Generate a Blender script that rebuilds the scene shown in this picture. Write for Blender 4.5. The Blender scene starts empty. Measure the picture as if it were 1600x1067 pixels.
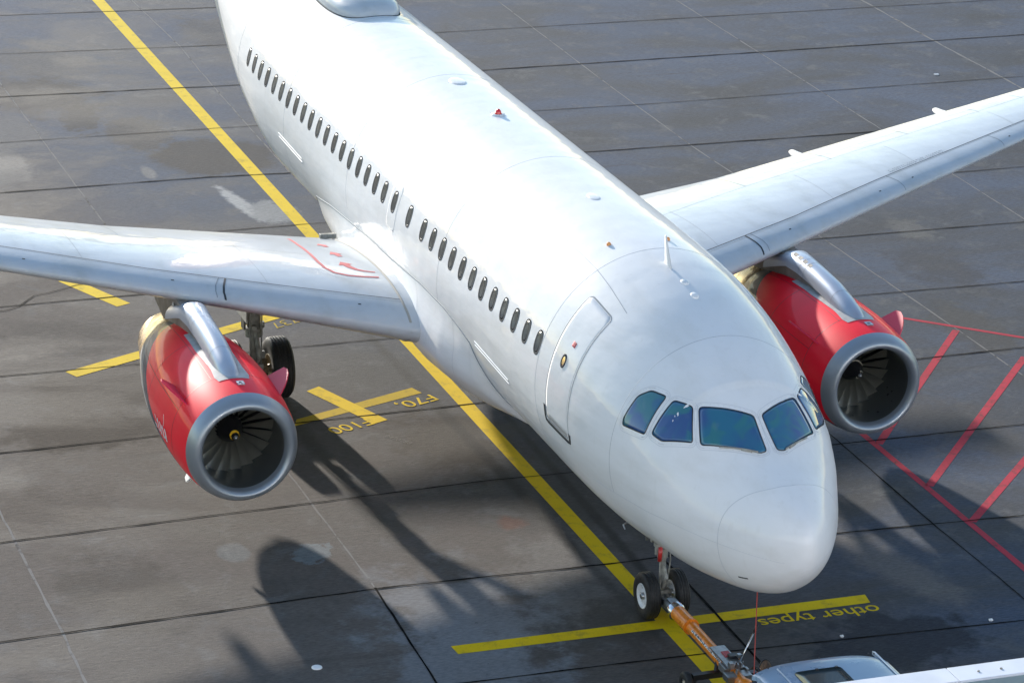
import bpy, bmesh, math, random
import numpy as np
from mathutils import Vector, Matrix
R = math.radians
random.seed(7); rng = np.random.default_rng(7)
S = bpy.context.scene
C = S.collection
# world axes: x runs aft along the airliner from its nose, y to its starboard side, z up; metres

# ------------------------------------------------------------------ camera
cam = bpy.data.cameras.new('camera'); co = bpy.data.objects.new('camera', cam); C.objects.link(co)
rz, rx, ry = -1.9246, 1.2190, 0.0342
CAM = dict(loc=(-37.369, 18.338, 21.539), f=4925.84)
M = Matrix(((-0.33429485, 0.33490212, -0.8809583), (-0.94192035, -0.08684425, 0.32441353), (0.03214061, 0.93824232, 0.3444827))).to_4x4()
M.translation = Vector(CAM['loc'])
co.matrix_world = M
cam.sensor_fit = 'HORIZONTAL'; cam.sensor_width = 36; cam.lens = CAM['f'] / 1600 * 36
cam.clip_start = 0.5; cam.clip_end = 4000
S.camera = co

# ------------------------------------------------------------------ sky and sun
SUN_EL = 13.5
sd = Vector((4.95, 0.62, 0)).normalized() * math.cos(R(SUN_EL)) + Vector((0, 0, math.sin(R(SUN_EL))))   # towards the sun
w = bpy.data.worlds.new('World'); S.world = w; w.use_nodes = True
nt = w.node_tree; bg = nt.nodes['Background']
sky = nt.nodes.new('ShaderNodeTexSky'); sky.sky_type = 'NISHITA'; sky.sun_disc = False
sky.sun_elevation = R(SUN_EL); sky.sun_rotation = math.atan2(sd.x, sd.y)
sky.air_density = 1.0; sky.dust_density = 0.05; sky.ozone_density = 1.0
nt.links.new(sky.outputs[0], bg.inputs[0]); bg.inputs[1].default_value = 0.10
sl = bpy.data.lights.new('sun', 'SUN'); so = bpy.data.objects.new('sun', sl); C.objects.link(so)
sl.energy = 3.5; sl.angle = R(1.1); sl.color = (1.0, 0.92, 0.82)
so.rotation_euler = sd.to_track_quat('Z', 'Y').to_euler(); so.location = (60, 8, 40)
S.view_settings.view_transform = 'Standard'; S.view_settings.look = 'None'
S.view_settings.gamma = 1; S.view_settings.use_curve_mapping = False
S.view_settings.exposure = 1.5

# ------------------------------------------------------------------ materials
def newmat(name):
    m = bpy.data.materials.new(name); m.use_nodes = True
    return m, m.node_tree, m.node_tree.nodes['Principled BSDF']
def N(nt, t, **k):
    n = nt.nodes.new(t)
    for a, b in k.items():
        if a.startswith('i_'):
            n.inputs[int(a[2:])].default_value = b
        else: setattr(n, a, b)
    return n
def mathn(nt, op, a, b=None, c=None, clamp=False):
    n = nt.nodes.new('ShaderNodeMath'); n.operation = op; n.use_clamp = clamp
    for i, v in enumerate((a, b, c)):
        if v is None: continue
        if isinstance(v, (int, float)): n.inputs[i].default_value = v
        else: nt.links.new(v, n.inputs[i])
    return n.outputs[0]
def mix(nt, f, a, b):
    n = nt.nodes.new('ShaderNodeMix'); n.data_type = 'RGBA'
    for s, v in ((n.inputs[0], f), (n.inputs[6], a), (n.inputs[7], b)):
        if isinstance(v, (int, float)): s.default_value = v
        elif isinstance(v, tuple): s.default_value = v if len(v) == 4 else v + (1,)
        else: nt.links.new(v, s)
    return n.outputs[2]
def noise(nt, vec, scale, detail=4, rough=.55, dist=0):
    n = nt.nodes.new('ShaderNodeTexNoise'); n.inputs['Scale'].default_value = scale
    n.inputs['Detail'].default_value = detail; n.inputs['Roughness'].default_value = rough; n.inputs['Distortion'].default_value = dist
    if vec is not None: nt.links.new(vec, n.inputs['Vector'])
    return n.outputs[0]
def rng_map(nt, v, a, b, c, d):
    n = nt.nodes.new('ShaderNodeMapRange'); n.interpolation_type = 'SMOOTHSTEP'
    nt.links.new(v, n.inputs[0])
    for i, x in enumerate((a, b, c, d)): n.inputs[1 + i].default_value = x
    return n.outputs[0]
def mat(name, col, rough=.5, metal=0., coat=0., var=0., vscale=3., bump=0., bscale=40., col2=None, coatr=.04, spec=None):
    m, nt, p = newmat(name)
    p.inputs['Base Color'].default_value = tuple(col) + (1,)
    p.inputs['Roughness'].default_value = rough; p.inputs['Metallic'].default_value = metal
    p.inputs['Coat Weight'].default_value = coat; p.inputs['Coat Roughness'].default_value = coatr
    if spec is not None: p.inputs['Specular IOR Level'].default_value = spec
    tc = N(nt, 'ShaderNodeTexCoord').outputs['Object']
    if var or col2:
        f = noise(nt, tc, vscale, 5)
        f = rng_map(nt, f, .35, .68, 0, 1)
        c2 = col2 or tuple(c * (1 - var) for c in col)
        nt.links.new(mix(nt, f, tuple(col), tuple(c2)), p.inputs['Base Color'])
        r = rng_map(nt, noise(nt, tc, vscale * 2.3, 4), .3, .7, max(0, rough - .07), min(1, rough + .1))
        nt.links.new(r, p.inputs['Roughness'])
    if bump:
        b = N(nt, 'ShaderNodeBump'); b.inputs['Strength'].default_value = bump; b.inputs['Distance'].default_value = .02
        nt.links.new(noise(nt, tc, bscale, 3), b.inputs['Height']); nt.links.new(b.outputs[0], p.inputs['Normal'])
    return m
def white_paint(name, base=(.77, .78, .79), rough=.36, grime=1.):
    """gloss aircraft paint: faint grime streaks, soft waviness of the riveted skin"""
    m, nt, p = newmat(name)
    tc = N(nt, 'ShaderNodeTexCoord').outputs['Object']
    mp = N(nt, 'ShaderNodeMapping'); nt.links.new(tc, mp.inputs[0]); mp.inputs['Scale'].default_value = (.5, 1.4, 2.2)
    g = rng_map(nt, noise(nt, mp.outputs[0], 1.3, 6, .6), .42, .75, 0, .5 * grime)
    c = mix(nt, g, base, (base[0] * .86, base[1] * .85, base[2] * .82))
    mp2 = N(nt, 'ShaderNodeMapping'); nt.links.new(tc, mp2.inputs[0]); mp2.inputs['Scale'].default_value = (9, 9, .8)
    g2 = rng_map(nt, noise(nt, mp2.outputs[0], 1.0, 3, .5), .56, .8, 0, .14 * grime)
    c = mix(nt, g2, c, (.52, .50, .46))
    nt.links.new(c, p.inputs['Base Color'])
    p.inputs['Roughness'].default_value = rough
    p.inputs['Coat Weight'].default_value = .42; p.inputs['Coat Roughness'].default_value = .06; p.inputs['IOR'].default_value = 1.10; p.inputs['Coat IOR'].default_value = 1.65
    mp3 = N(nt, 'ShaderNodeMapping'); nt.links.new(tc, mp3.inputs[0]); mp3.inputs['Scale'].default_value = (.9, 1.1, 2.4)
    b = N(nt, 'ShaderNodeBump'); b.inputs['Strength'].default_value = .38; b.inputs['Distance'].default_value = .04
    sxx = N(nt, 'ShaderNodeSeparateXYZ'); nt.links.new(tc, sxx.inputs[0])
    fr = mathn(nt, 'MULTIPLY', mathn(nt, 'SINE', mathn(nt, 'MULTIPLY', sxx.outputs[0], 2 * math.pi / .533)), .03)
    fz = mathn(nt, 'MULTIPLY', mathn(nt, 'SINE', mathn(nt, 'MULTIPLY', sxx.outputs[2], 2 * math.pi / .42)), .05)
    nt.links.new(mathn(nt, 'ADD', mathn(nt, 'ADD', fr, fz), noise(nt, mp3.outputs[0], 1.0, 3)), b.inputs['Height'])
    nt.links.new(b.outputs[0], p.inputs['Normal']); nt.links.new(b.outputs[0], p.inputs['Coat Normal'])
    return m

M_white = white_paint('white_gloss_paint')
M_wing = white_paint('wing_grey_white_paint', (.50, .54, .58), .34, 1.8)
M_fair = white_paint('fairing_paint', (.82, .83, .84), .36)
M_seam = mat('panel_seam', (.24, .27, .30), .7, spec=.1)
M_seamf = mat('faint_seam', (.55, .57, .60), .5)
M_dark = mat('dark_gap', (.03, .035, .04), .6)
M_gasket = mat('window_gasket', (.05, .055, .06), .8, spec=.05)
M_wframe = mat('cabin_window_frame', (.075, .08, .085), .8, spec=.05)
M_steel = mat('worn_steel', (.45, .46, .47), .35, .9, var=.3, vscale=8)
M_lip = mat('bare_aluminium_lip', (.34, .38, .42), .36, .6)
M_duct = mat('inlet_duct_liner', (.13, .135, .13), .3, .5)
M_gold = mat('heat_tinted_nozzle', (.66, .50, .30), .24, 1., var=.15, vscale=3)
M_blade = mat('titanium_fan_blade', (.46, .46, .41), .30, .8)
M_black = mat('black_paint', (.015, .015, .017), .35)
M_yring = mat('yellow_spinner_mark', (.85, .50, .03), .5)
M_wring = mat('pale_spinner_mark', (.75, .70, .58), .5)
M_tyre = mat('tyre_rubber', (.018, .018, .019), .62, var=.4, vscale=10, bump=.15, bscale=60)
M_whub = mat('white_wheel_rim', (.72, .74, .76), .4, var=.2, vscale=14)
M_bhub = mat('bronze_brake', (.30, .25, .17), .45, .6, var=.5, vscale=20)
M_gear = mat('landing_gear_grey', (.36, .36, .33), .45, .2, var=.45, vscale=9)
M_brace = mat('brace_dark_grey', (.13, .13, .12), .5, .2, var=.3, vscale=6)
M_door = mat('gear_door_grey', (.46, .46, .45), .45, var=.25, vscale=5)
M_pyl = mat('pylon_polished_grey', (.46, .50, .57), .30, .45)
M_pylside = mat('pylon_sooty_side', (.16, .14, .125), .5, .1, col2=(.28, .25, .22), vscale=2.2)
M_strake = mat('pink_red_strake', (.70, .02, .07), .35, coat=.15, spec=.2)
M_redm = mat('red_marking', (.50, .09, .10), .6)
M_beacon = mat('red_beacon_glass', (.75, .01, .02), .2, coat=1)
M_drain = mat('white_plastic', (.8, .8, .8), .4)
M_orange = mat('orange_tow_bar_paint', (.90, .26, .015), .33, coat=.4, var=.25, vscale=7)
M_tug = mat('light_blue_grey_tug_roof', (.20, .31, .44), .30, coat=.3, var=.06, vscale=1.2)
M_tugtrim = mat('tug_trim', (.62, .68, .74), .35)
M_glassdk = mat('dark_tinted_glass', (.012, .02, .022), .25, coat=.2, spec=.2)
M_chrome = mat('bright_steel', (.7, .7, .72), .2, 1.)

def cowl_paint():
    m, nt, p = newmat('red_engine_cowl_paint')
    tc = N(nt, 'ShaderNodeTexCoord').outputs['Object']
    sx = N(nt, 'ShaderNodeSeparateXYZ'); nt.links.new(tc, sx.inputs[0])
    # navy belly: its edge rises towards the rear
    e = mathn(nt, 'ADD', sx.outputs[2], mathn(nt, 'MULTIPLY', mathn(nt, 'POWER', mathn(nt, 'MAXIMUM', sx.outputs[0], 0.), 1.3), -.24))
    e = mathn(nt, 'ADD', e, .80)
    f = rng_map(nt, e, -.006, .006, 1, 0)
    f2 = rng_map(nt, mathn(nt, 'ADD', e, .30), -.006, .006, 1, 0)
    red = mix(nt, rng_map(nt, noise(nt, tc, 1.6, 4), .35, .7, 0, 1), (.98, .004, .026), (.90, .004, .022))
    c = mix(nt, f, red, (.035, .042, .075)); c = mix(nt, f2, c, (.22, .23, .25))
    nt.links.new(c, p.inputs['Base Color'])
    p.inputs['Roughness'].default_value = .5; p.inputs['Specular IOR Level'].default_value = .12; p.inputs['Coat Weight'].default_value = .24; p.inputs['Coat Roughness'].default_value = .04
    return m
M_cowl = cowl_paint()

def glass_cockpit():
    m, nt, p = newmat('coated_cockpit_glass')
    tc = N(nt, 'ShaderNodeTexCoord').outputs['Object']
    a = rng_map(nt, noise(nt, tc, 1.7, 2, .4, .8), .36, .66, 0, 1)
    b = rng_map(nt, noise(nt, tc, 2.6, 2, .4, 1.0), .50, .70, 0, .8)
    c = mix(nt, a, (.020, .135, .23), (.028, .080, .23)); c = mix(nt, b, c, (.028, .165, .18))
    v = rng_map(nt, noise(nt, tc, 4, 1, .3, .3), .64, .74, 0, .18)
    c = mix(nt, v, c, (.14, .22, .22))
    nt.links.new(c, p.inputs['Base Color'])
    p.inputs['Roughness'].default_value = .06; p.inputs['Coat Weight'].default_value = 1; p.inputs['Coat Roughness'].default_value = .02
    return m
M_cglass = glass_cockpit()
def glass_cabin():
    m, nt, p = newmat('cabin_window_glass')
    tc = N(nt, 'ShaderNodeTexCoord').outputs['Object']
    f = rng_map(nt, noise(nt, tc, 3.5, 2), .4, .65, 0, 1)
    nt.links.new(mix(nt, f, (.045, .052, .055), (.085, .095, .095)), p.inputs['Base Color'])
    p.inputs['Roughness'].default_value = .25; p.inputs['Specular IOR Level'].default_value = .3
    return m
M_pane = glass_cabin()

def paint_mark(name, col, wear=.25):
    m, nt, p = newmat(name)
    g = N(nt, 'ShaderNodeNewGeometry').outputs['Position']
    a = rng_map(nt, noise(nt, g, 3.0, 8, .7), .50, .72, 0, wear)
    c = mix(nt, a, col, (.065, .058, .05))
    b = rng_map(nt, noise(nt, g, 26, 4, .7), .58, .72, 0, wear * .9)
    c = mix(nt, b, c, (.05, .045, .04))
    d = rng_map(nt, noise(nt, g, .9, 3), .4, .7, 0, .3)
    c = mix(nt, d, c, tuple(x * .72 for x in col))
    nt.links.new(c, p.inputs['Base Color']); p.inputs['Roughness'].default_value = .75; p.inputs['Specular IOR Level'].default_value = .1
    return m
M_yel = paint_mark('yellow_road_paint', (.72, .50, .008), .45)
M_yel2 = paint_mark('worn_yellow_road_paint', (.50, .35, .015), .6)
M_redp = paint_mark('red_road_paint', (.46, .045, .070), .95)
M_chalk = paint_mark('chalk', (.22, .21, .19), .5)

# ground stains and painted sunlit patches: (x, y, rx, ry, angle, colour, strength, softness, wobble)
STAINS_AND_SUN = [
 (27.6, .95, 1.5, .22, 8, (.62, .64, .66), .85, .5, .5), (26.9, .45, .9, .55, 0, (.42, .44, .46), .7, .35, .5),
 (31.6, 5.6, 1.5, .75, 0, (.30, .29, .28), .65, .25, .25), (34.4, 5.2, 1.8, 1.3, 20, (.27, .265, .26), .5, .3, .3),
 (31.2, .6, 1.6, 1.6, 0, (.115, .105, .095), .6, .25, .3), (30.4, 2.4, .55, .18, 0, (.36, .36, .36), .6, .4, .2),
 (9.28, 5.97, .42, .30, 0, (.27, .29, .30), .5, .25, .2), (8.9, 4.72, .30, .46, 55, (.27, .32, .35), .55, .15, .7),
 (6.0, 3.0, 2.0, 1.5, 15, (.34, .35, .37), .60, .55, .9), (4.2, 3.6, 1.9, 1.5, 0, (.33, .35, .38), .60, .5, .9),
 (7.0, 1.0, 1.6, .9, -12, (.30, .29, .28), .40, .5, .8), (17.2, 6.3, 1.4, 1.9, 10, (.10, .085, .075), .75, .35, .5),  # first entry: sunlit patch left of the nose gear, painted as colour
 (15.2, 7.2, 1.0, 1.7, 0, (.09, .075, .065), .7, .35, .5), (20.2, 6.6, 1.1, 1.5, -25, (.12, .11, .105), .6, .4, .6),
 (13.1, .9, 1.8, 1.2, 0, (.10, .082, .066), .6, .5, .7), (10.0, -.6, 1.3, 2.2, 0, (.10, .095, .10), .45, .6, .7),
 (40.3, 2.9, 2.4, 1.8, 0, (.20, .185, .165), .45, .6, .7), (37.2, 3.6, 2.2, 1.6, 30, (.13, .12, .11), .6, .5, .8),
 (5.8, -4.5, 2.2, .55, 15, (.30, .27, .25), .45, .6, .4), (3.2, -3.2, 1.1, 1.6, 0, (.055, .06, .075), .6, .4, .8),  # first entry: streak of sun between shadows, painted as paler colour
 (16.0, -11.3, 1.6, .8, 0, (.13, .125, .12), .5, .4, .6), (11.5, -8.5, 2.2, 1.2, 20, (.16, .15, .145), .4, .6, .8),
 (22.3, -13.0, .9, .5, 0, (.25, .24, .22), .4, .5, .5), (9.2, 1.1, .35, .3, 0, (.28, .09, .05), .35, .5, .5),
 (33.5, 1.9, 1.7, .8, 0, (.13, .12, .11), .55, .4, .6), (20.5, -.9, 3.0, 1.0, 0, (.12, .11, .10), .4, .6, .5),
 (19.8, 7.6, .7, 1.3, 0, (.30, .27, .24), .35, .5, .6), (2.9, 5.6, 1.3, 2.2, 0, (.22, .20, .185), .3, .6, .6),
 (13, .55, 9, .16, 1.5, (.05, .048, .046), .5, .7, .25), (9, -.42, 7, .12, -1, (.05, .048, .046), .5, .7, .25), (12.5, 3.35, 4.5, .22, 2, (.06, .055, .05), .45, .7, .3),
 (8.3, 8.0, 1.9, 1.1, 20, (.10, .088, .078), .5, .6, .8), (11.9, 8.8, 1.2, 1.6, 0, (.12, .10, .088), .5, .6, .8), (35.0, 3.0, 1.3, .5, -10, (.10, .095, .09), .55, .4, .8),
 (24.6, 3.2, 2.0, .9, 0, (.13, .12, .115), .5, .5, .7), (42, -2.4, 2.2, 1.2, 0, (.12, .12, .125), .5, .5, .8), (26.5, -13.5, 2.5, 1.6, 10, (.20, .205, .215), .4, .6, .8), (19.8, -12.4, 1.8, 1.0, 0, (.10, .105, .12), .5, .6, .8),
]
GK = .52   # the apron is old, dark concrete
def ground_mat():
    m, nt, p = newmat('concrete_slabs')
    g = N(nt, 'ShaderNodeNewGeometry').outputs['Position']
    sx = N(nt, 'ShaderNodeSeparateXYZ'); nt.links.new(g, sx.inputs[0])
    fx = mathn(nt, 'FLOOR', mathn(nt, 'DIVIDE', mathn(nt, 'SUBTRACT', sx.outputs[0], 7.2), 3.755))
    fy = mathn(nt, 'FLOOR', mathn(nt, 'DIVIDE', mathn(nt, 'ADD', sx.outputs[1], .85), 5.048))
    cx = N(nt, 'ShaderNodeCombineXYZ'); nt.links.new(fx, cx.inputs[0]); nt.links.new(fy, cx.inputs[1])
    wn = N(nt, 'ShaderNodeTexWhiteNoise'); nt.links.new(cx.outputs[0], wn.inputs[0])
    base = mix(nt, rng_map(nt, wn.outputs[0], 0, 1, 0, 1), (.185, .162, .148), (.235, .210, .194))
    # painted sky sheen and blue shade to port and far away, browner to starboard
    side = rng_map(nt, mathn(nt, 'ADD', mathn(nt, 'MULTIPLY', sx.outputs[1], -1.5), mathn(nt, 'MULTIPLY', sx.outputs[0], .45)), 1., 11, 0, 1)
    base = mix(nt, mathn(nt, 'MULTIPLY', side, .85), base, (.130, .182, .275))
    # big cloudy tone
    mp = N(nt, 'ShaderNodeMapping'); nt.links.new(g, mp.inputs[0]); mp.inputs['Scale'].default_value = (1, .55, 1)
    n1 = rng_map(nt, noise(nt, mp.outputs[0], .33, 8, .62, .6), .36, .66, 0, 1)
    base = mix(nt, mathn(nt, 'MULTIPLY', n1, .80), base, (.088, .084, .082))
    n2 = rng_map(nt, noise(nt, g, 1.3, 8, .68, .5), .5, .72, 0, .6)
    base = mix(nt, n2, base, (.235, .24, .245))
    mp4 = N(nt, 'ShaderNodeMapping'); nt.links.new(g, mp4.inputs[0]); mp4.inputs['Scale'].default_value = (3.2, .35, 1)
    n4 = rng_map(nt, noise(nt, mp4.outputs[0], .8, 6, .7, .2), .54, .72, 0, .4)
    base = mix(nt, n4, base, (.11, .10, .095))
    for (x, y, ra, rb, an, col, st, sf, wob) in STAINS_AND_SUN:
        q = N(nt, 'ShaderNodeMapping', vector_type='TEXTURE'); nt.links.new(g, q.inputs[0])
        q.inputs['Location'].default_value = (x, y, 0); q.inputs['Rotation'].default_value = (0, 0, R(an)); q.inputs['Scale'].default_value = (ra, rb, 1)
        l = N(nt, 'ShaderNodeVectorMath', operation='LENGTH'); nt.links.new(q.outputs[0], l.inputs[0])
        nn = noise(nt, g, 1.7 / max(.5, min(ra, rb)), 7, .66)
        d = mathn(nt, 'ADD', l.outputs['Value'], mathn(nt, 'MULTIPLY', mathn(nt, 'SUBTRACT', nn, .5), wob * 3.2))
        f = rng_map(nt, d, 1 - sf, 1 + sf * .3, min(1, st * 1.35), 0)
        base = mix(nt, f, base, col)
    # fine aggregate and broom texture
    mp3 = N(nt, 'ShaderNodeMapping'); nt.links.new(g, mp3.inputs[0]); mp3.inputs['Scale'].default_value = (1, .25, 1)
    n3 = rng_map(nt, noise(nt, mp3.outputs[0], 30, 6, .75), .3, .7, -.24, .24)
    hs = N(nt, 'ShaderNodeHueSaturation'); nt.links.new(base, hs.inputs['Color']); nt.links.new(mathn(nt, 'MULTIPLY', mathn(nt, 'ADD', n3, 1.), GK), hs.inputs['Value'])
    sp = rng_map(nt, noise(nt, g, 9, 2, .5), .74, .78, 0, .6)
    base = mix(nt, sp, hs.outputs[0], (.02, .019, .018))
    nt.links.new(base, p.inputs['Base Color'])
    nt.links.new(rng_map(nt, n1, 0, 1, .9, .7), p.inputs['Roughness'])
    p.inputs['Specular IOR Level'].default_value = .13
    b = N(nt, 'ShaderNodeBump'); b.inputs['Strength'].default_value = .5; b.inputs['Distance'].default_value = .012
    nt.links.new(mathn(nt, 'ADD', noise(nt, g, 45, 4, .7), mathn(nt, 'MULTIPLY', noise(nt, mp3.outputs[0], 14, 3), .8)), b.inputs['Height']); nt.links.new(b.outputs[0], p.inputs['Normal'])
    return m
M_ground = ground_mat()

# ------------------------------------------------------------------ object helpers
def link(name, me, m, parent=None, smooth=True):
    o = bpy.data.objects.new(name, me); C.objects.link(o)
    if m is not None: me.materials.append(m)
    if smooth:
        me.polygons.foreach_set('use_smooth', [True] * len(me.polygons))
    if parent is not None: o.parent = parent
    return o
def me_from(V, F, name='mesh'):
    me = bpy.data.meshes.new(name); me.from_pydata([tuple(map(float, v)) for v in V], [], F); me.update(); return me
def obj(name, V, F, m, parent=None, smooth=True): return link(name, me_from(V, F, name), m, parent, smooth)
class MB:
    def __init__(s): s.V = []; s.F = []
    def add(s, V, F):
        k = len(s.V); s.V += [tuple(map(float, v)) for v in V]; s.F += [tuple(i + k for i in f) for f in F]; return s
    def box(s, c, h, rot=None):
        V = [Vector((sx * h[0], sy * h[1], sz * h[2])) for sx in (-1, 1) for sy in (-1, 1) for sz in (-1, 1)]
        if rot is not None: V = [rot @ v for v in V]
        V = [v + Vector(c) for v in V]
        return s.add(V, [(0, 1, 3, 2), (4, 6, 7, 5), (0, 4, 5, 1), (2, 3, 7, 6), (0, 2, 6, 4), (1, 5, 7, 3)])
    def tube(s, pts, rad, n=12, cap=True):
        pts = [Vector(p) for p in pts]; k = len(pts)
        if isinstance(rad, (int, float)): rad = [rad] * k
        V = []; up = None
        for i, p in enumerate(pts):
            t = (pts[min(i + 1, k - 1)] - pts[max(i - 1, 0)]).normalized()
            if up is None: up = Vector((0, 0, 1)) if abs(t.z) < .9 else Vector((1, 0, 0))
            a = t.cross(up).normalized(); up = a.cross(t).normalized()
            for j in range(n):
                th = 2 * math.pi * j / n; V.append(p + (a * math.cos(th) + up * math.sin(th)) * rad[i])
        F = [(i * n + j, i * n + (j + 1) % n, (i + 1) * n + (j + 1) % n, (i + 1) * n + j) for i in range(k - 1) for j in range(n)]
        if cap: F += [tuple(range(n))[::-1], tuple((k - 1) * n + j for j in range(n))]
        return s.add(V, F)
    def lathe(s, prof, c=(0, 0, 0), axis='x', n=48, closed=False):
        """prof: (a along axis, r)"""
        V = []
        for a, r in prof:
            for j in range(n):
                th = 2 * math.pi * j / n; u, v = r * math.cos(th), r * math.sin(th)
                q = {'x': (a, u, v), 'y': (v, a, u), 'z': (u, v, a)}[axis]
                V.append((q[0] + c[0], q[1] + c[1], q[2] + c[2]))
        k = len(prof); F = [(i * n + j, (i + 1) * n + j, (i + 1) * n + (j + 1) % n, i * n + (j + 1) % n) for i in range(k - 1) for j in range(n)]
        if closed: F += [((k - 1) * n + j, j, (j + 1) % n, (k - 1) * n + (j + 1) % n) for j in range(n)]
        return s.add(V, F)
    def build(s, name, m, parent=None, smooth=False, bevel=0, auto=False):
        o = obj(name, s.V, s.F, m, parent, smooth)
        if bevel:
            b = o.modifiers.new('bevel', 'BEVEL'); b.width = bevel; b.segments = 2; b.limit_method = 'ANGLE'
        if auto:
            for i, pl in enumerate(o.data.polygons): pl.use_smooth = True
            bm = bmesh.new(); bm.from_mesh(o.data)
            for e in bm.edges:
                if len(e.link_faces) == 2 and e.calc_face_angle(0) > R(38): e.smooth = False
            bm.to_mesh(o.data); bm.free()
        return o
def tag(o, label=None, cat=None, group=None, kind=None):
    if label: o['label'] = label
    if cat: o['category'] = cat
    if group: o['group'] = group
    if kind: o['kind'] = kind
    return o
def empty(name, loc=(0, 0, 0), parent=None):
    o = bpy.data.objects.new(name, None); C.objects.link(o); o.location = loc; o.empty_display_size = .5
    if parent is not None: o.parent = parent
    return o

# ------------------------------------------------------------------ ground
def sheet(name, quads, z, m, kind='structure', sub=None):
    b = MB()
    for q in quads:
        b.add([(x, y, z) for x, y in q], [tuple(range(len(q)))])
    o = b.build(name, m); o['kind'] = kind
    return o
gx = [(-1500, -1500), (1500, -1500), (1500, 1500), (-1500, 1500)]
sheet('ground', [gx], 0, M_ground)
M_bounce = mat('pale_bounce_strip', (.46, .44, .41), .85, var=.25, vscale=.8, spec=.1)
sheet('bounce_strip', [[(-38.5, -75), (-12.5, -75), (-12.5, 95), (-38.5, 95)]], .0100, M_bounce)  # unseen pale strip added to bounce sun up onto the nose
def strip_poly(pts, wd, jit=0., step=.35):
    """resample a polyline and give it width with an uneven edge"""
    pts = [Vector((a[0], a[1])) for a in pts]; out = []
    L = [0]
    for a, b in zip(pts, pts[1:]): L.append(L[-1] + (b - a).length)
    n = max(1, int(L[-1] / step)); cs = []
    for i in range(n + 1):
        d = L[-1] * i / n; k = min(max(j for j in range(len(L)) if L[j] <= d + 1e-9), len(pts) - 2)
        t = (d - L[k]) / max(1e-9, L[k + 1] - L[k]); cs.append(pts[k].lerp(pts[k + 1], t))
    V = []
    for i, c in enumerate(cs):
        t = (cs[min(i + 1, n)] - cs[max(i - 1, 0)]).normalized(); nn = Vector((-t.y, t.x))
        w1 = wd / 2 * (1 + jit * random.uniform(-1, 1)); w2 = wd / 2 * (1 + jit * random.uniform(-1, 1)); o = nn * wd * jit * random.uniform(-.3, .3)
        V += [c + o + nn * w1, c + o - nn * w2]
    return V, [(2 * i, 2 * i + 1, 2 * i + 3, 2 * i + 2) for i in range(n)]
def strips(name, lines, z, m):
    b = MB()
    for pts, wd, jit in lines:
        V, F = strip_poly(pts, wd * 1.0, jit); b.add([(v.x, v.y, z) for v in V], F)
    o = b.build(name, m); o['kind'] = 'structure'; return o
def joint_mat(name, c1, c2, thr=(.45, .6)):
    m, nt, p = newmat(name)
    g = N(nt, 'ShaderNodeNewGeometry').outputs['Position']
    f = rng_map(nt, noise(nt, g, 2.2, 6, .7), thr[0], thr[1], 0, 1)
    nt.links.new(mix(nt, f, c1, c2), p.inputs['Base Color']); p.inputs['Roughness'].default_value = .9; p.inputs['Specular IOR Level'].default_value = .05
    return m
M_jd = joint_mat('dark_joint_sealant', (.004, .004, .0045), (.020, .019, .018))
M_jl = joint_mat('light_joint_filler', (.20, .195, .19), (.06, .058, .055), (.50, .66))
dark = [
 ([(3.75, 24), (3.60, 1.4), (3.56, -.14), (3.5, -1.03), (3.29, -5.62), (3.2, -9), (3.0, -40)], .030, .5),
 ([(6.4, 24), (6.94, 10.3), (7.27, 4.0), (7.16, 0), (7.31, -4.2), (7.15, -7.7), (7.1, -40)], .040, .5),
 ([(10.4, 24), (10.69, 9.6), (10.82, 6.85), (11.09, .77), (11.04, -.79), (11.0, -40)], .034, .5),
 ([(14.4, 24), (14.57, 8.9), (14.65, 5.9), (14.6, 3.3), (14.7, -.7), (14.75, -9.5), (14.79, -11.8), (14.8, -40)], .040, .5),
 ([(18.3, 24), (18.35, 8.1), (18.33, 5.4), (18.46, 2.3), (18.49, .23), (18.5, -9.9), (18.45, -13.8), (18.4, -40)], .030, .5),
 ([(22.2, 24), (22.2, 7.4), (22.24, 4.8), (22.17, -10.4), (22.15, -15.8), (22.1, -40)], .036, .5),
 ([(25.8, 24), (25.84, 2), (25.87, -.3), (25.96, -15.9), (25.98, -17.8), (26, -40)], .028, .5),
 ([(29.6, 24), (29.66, 6), (29.72, 1.24), (29.57, -1), (29.55, -8), (29.52, -13.8), (29.5, -40)], .048, .5),
 ([(33.5, 24), (33.5, -.9), (33.16, -8.3), (33.1, -10.8), (33.31, -21.7), (33.3, -40)], .026, .6),
 ([(37.4, 24), (37.36, 4.5), (37.1, -1.6), (37.05, -8.1), (37.22, -23.8), (37.3, -50)], .050, .5),
 ([(41.4, 24), (41.34, 3.7), (40.95, -2.1), (41, -50)], .03, .5), ([(45.3, 24), (45.25, 3), (44.86, -3), (45, -50)], .04, .5),
 ([(49, 24), (48.8, -50)], .04, .5), ([(52.8, 24), (52.6, -50)], .04, .5), ([(56.5, 24), (56.4, -60)], .04, .5), ([(-.2, 24), (-.3, -40)], .035, .5),
 ([(7.3, -.86), (5.96, -.9), (2.91, -.84), (-8, -.85)], .045, .4), ([(7.3, 4.12), (3.7, 4.24), (-8, 4.3)], .035, .4),
 ([(20, -6.0), (11.15, -6.0), (7.19, -5.97), (4.96, -6.02), (-8, -6)], .022, .6),
]
strips('expansion_joints', dark, .0085, M_jd)
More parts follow.
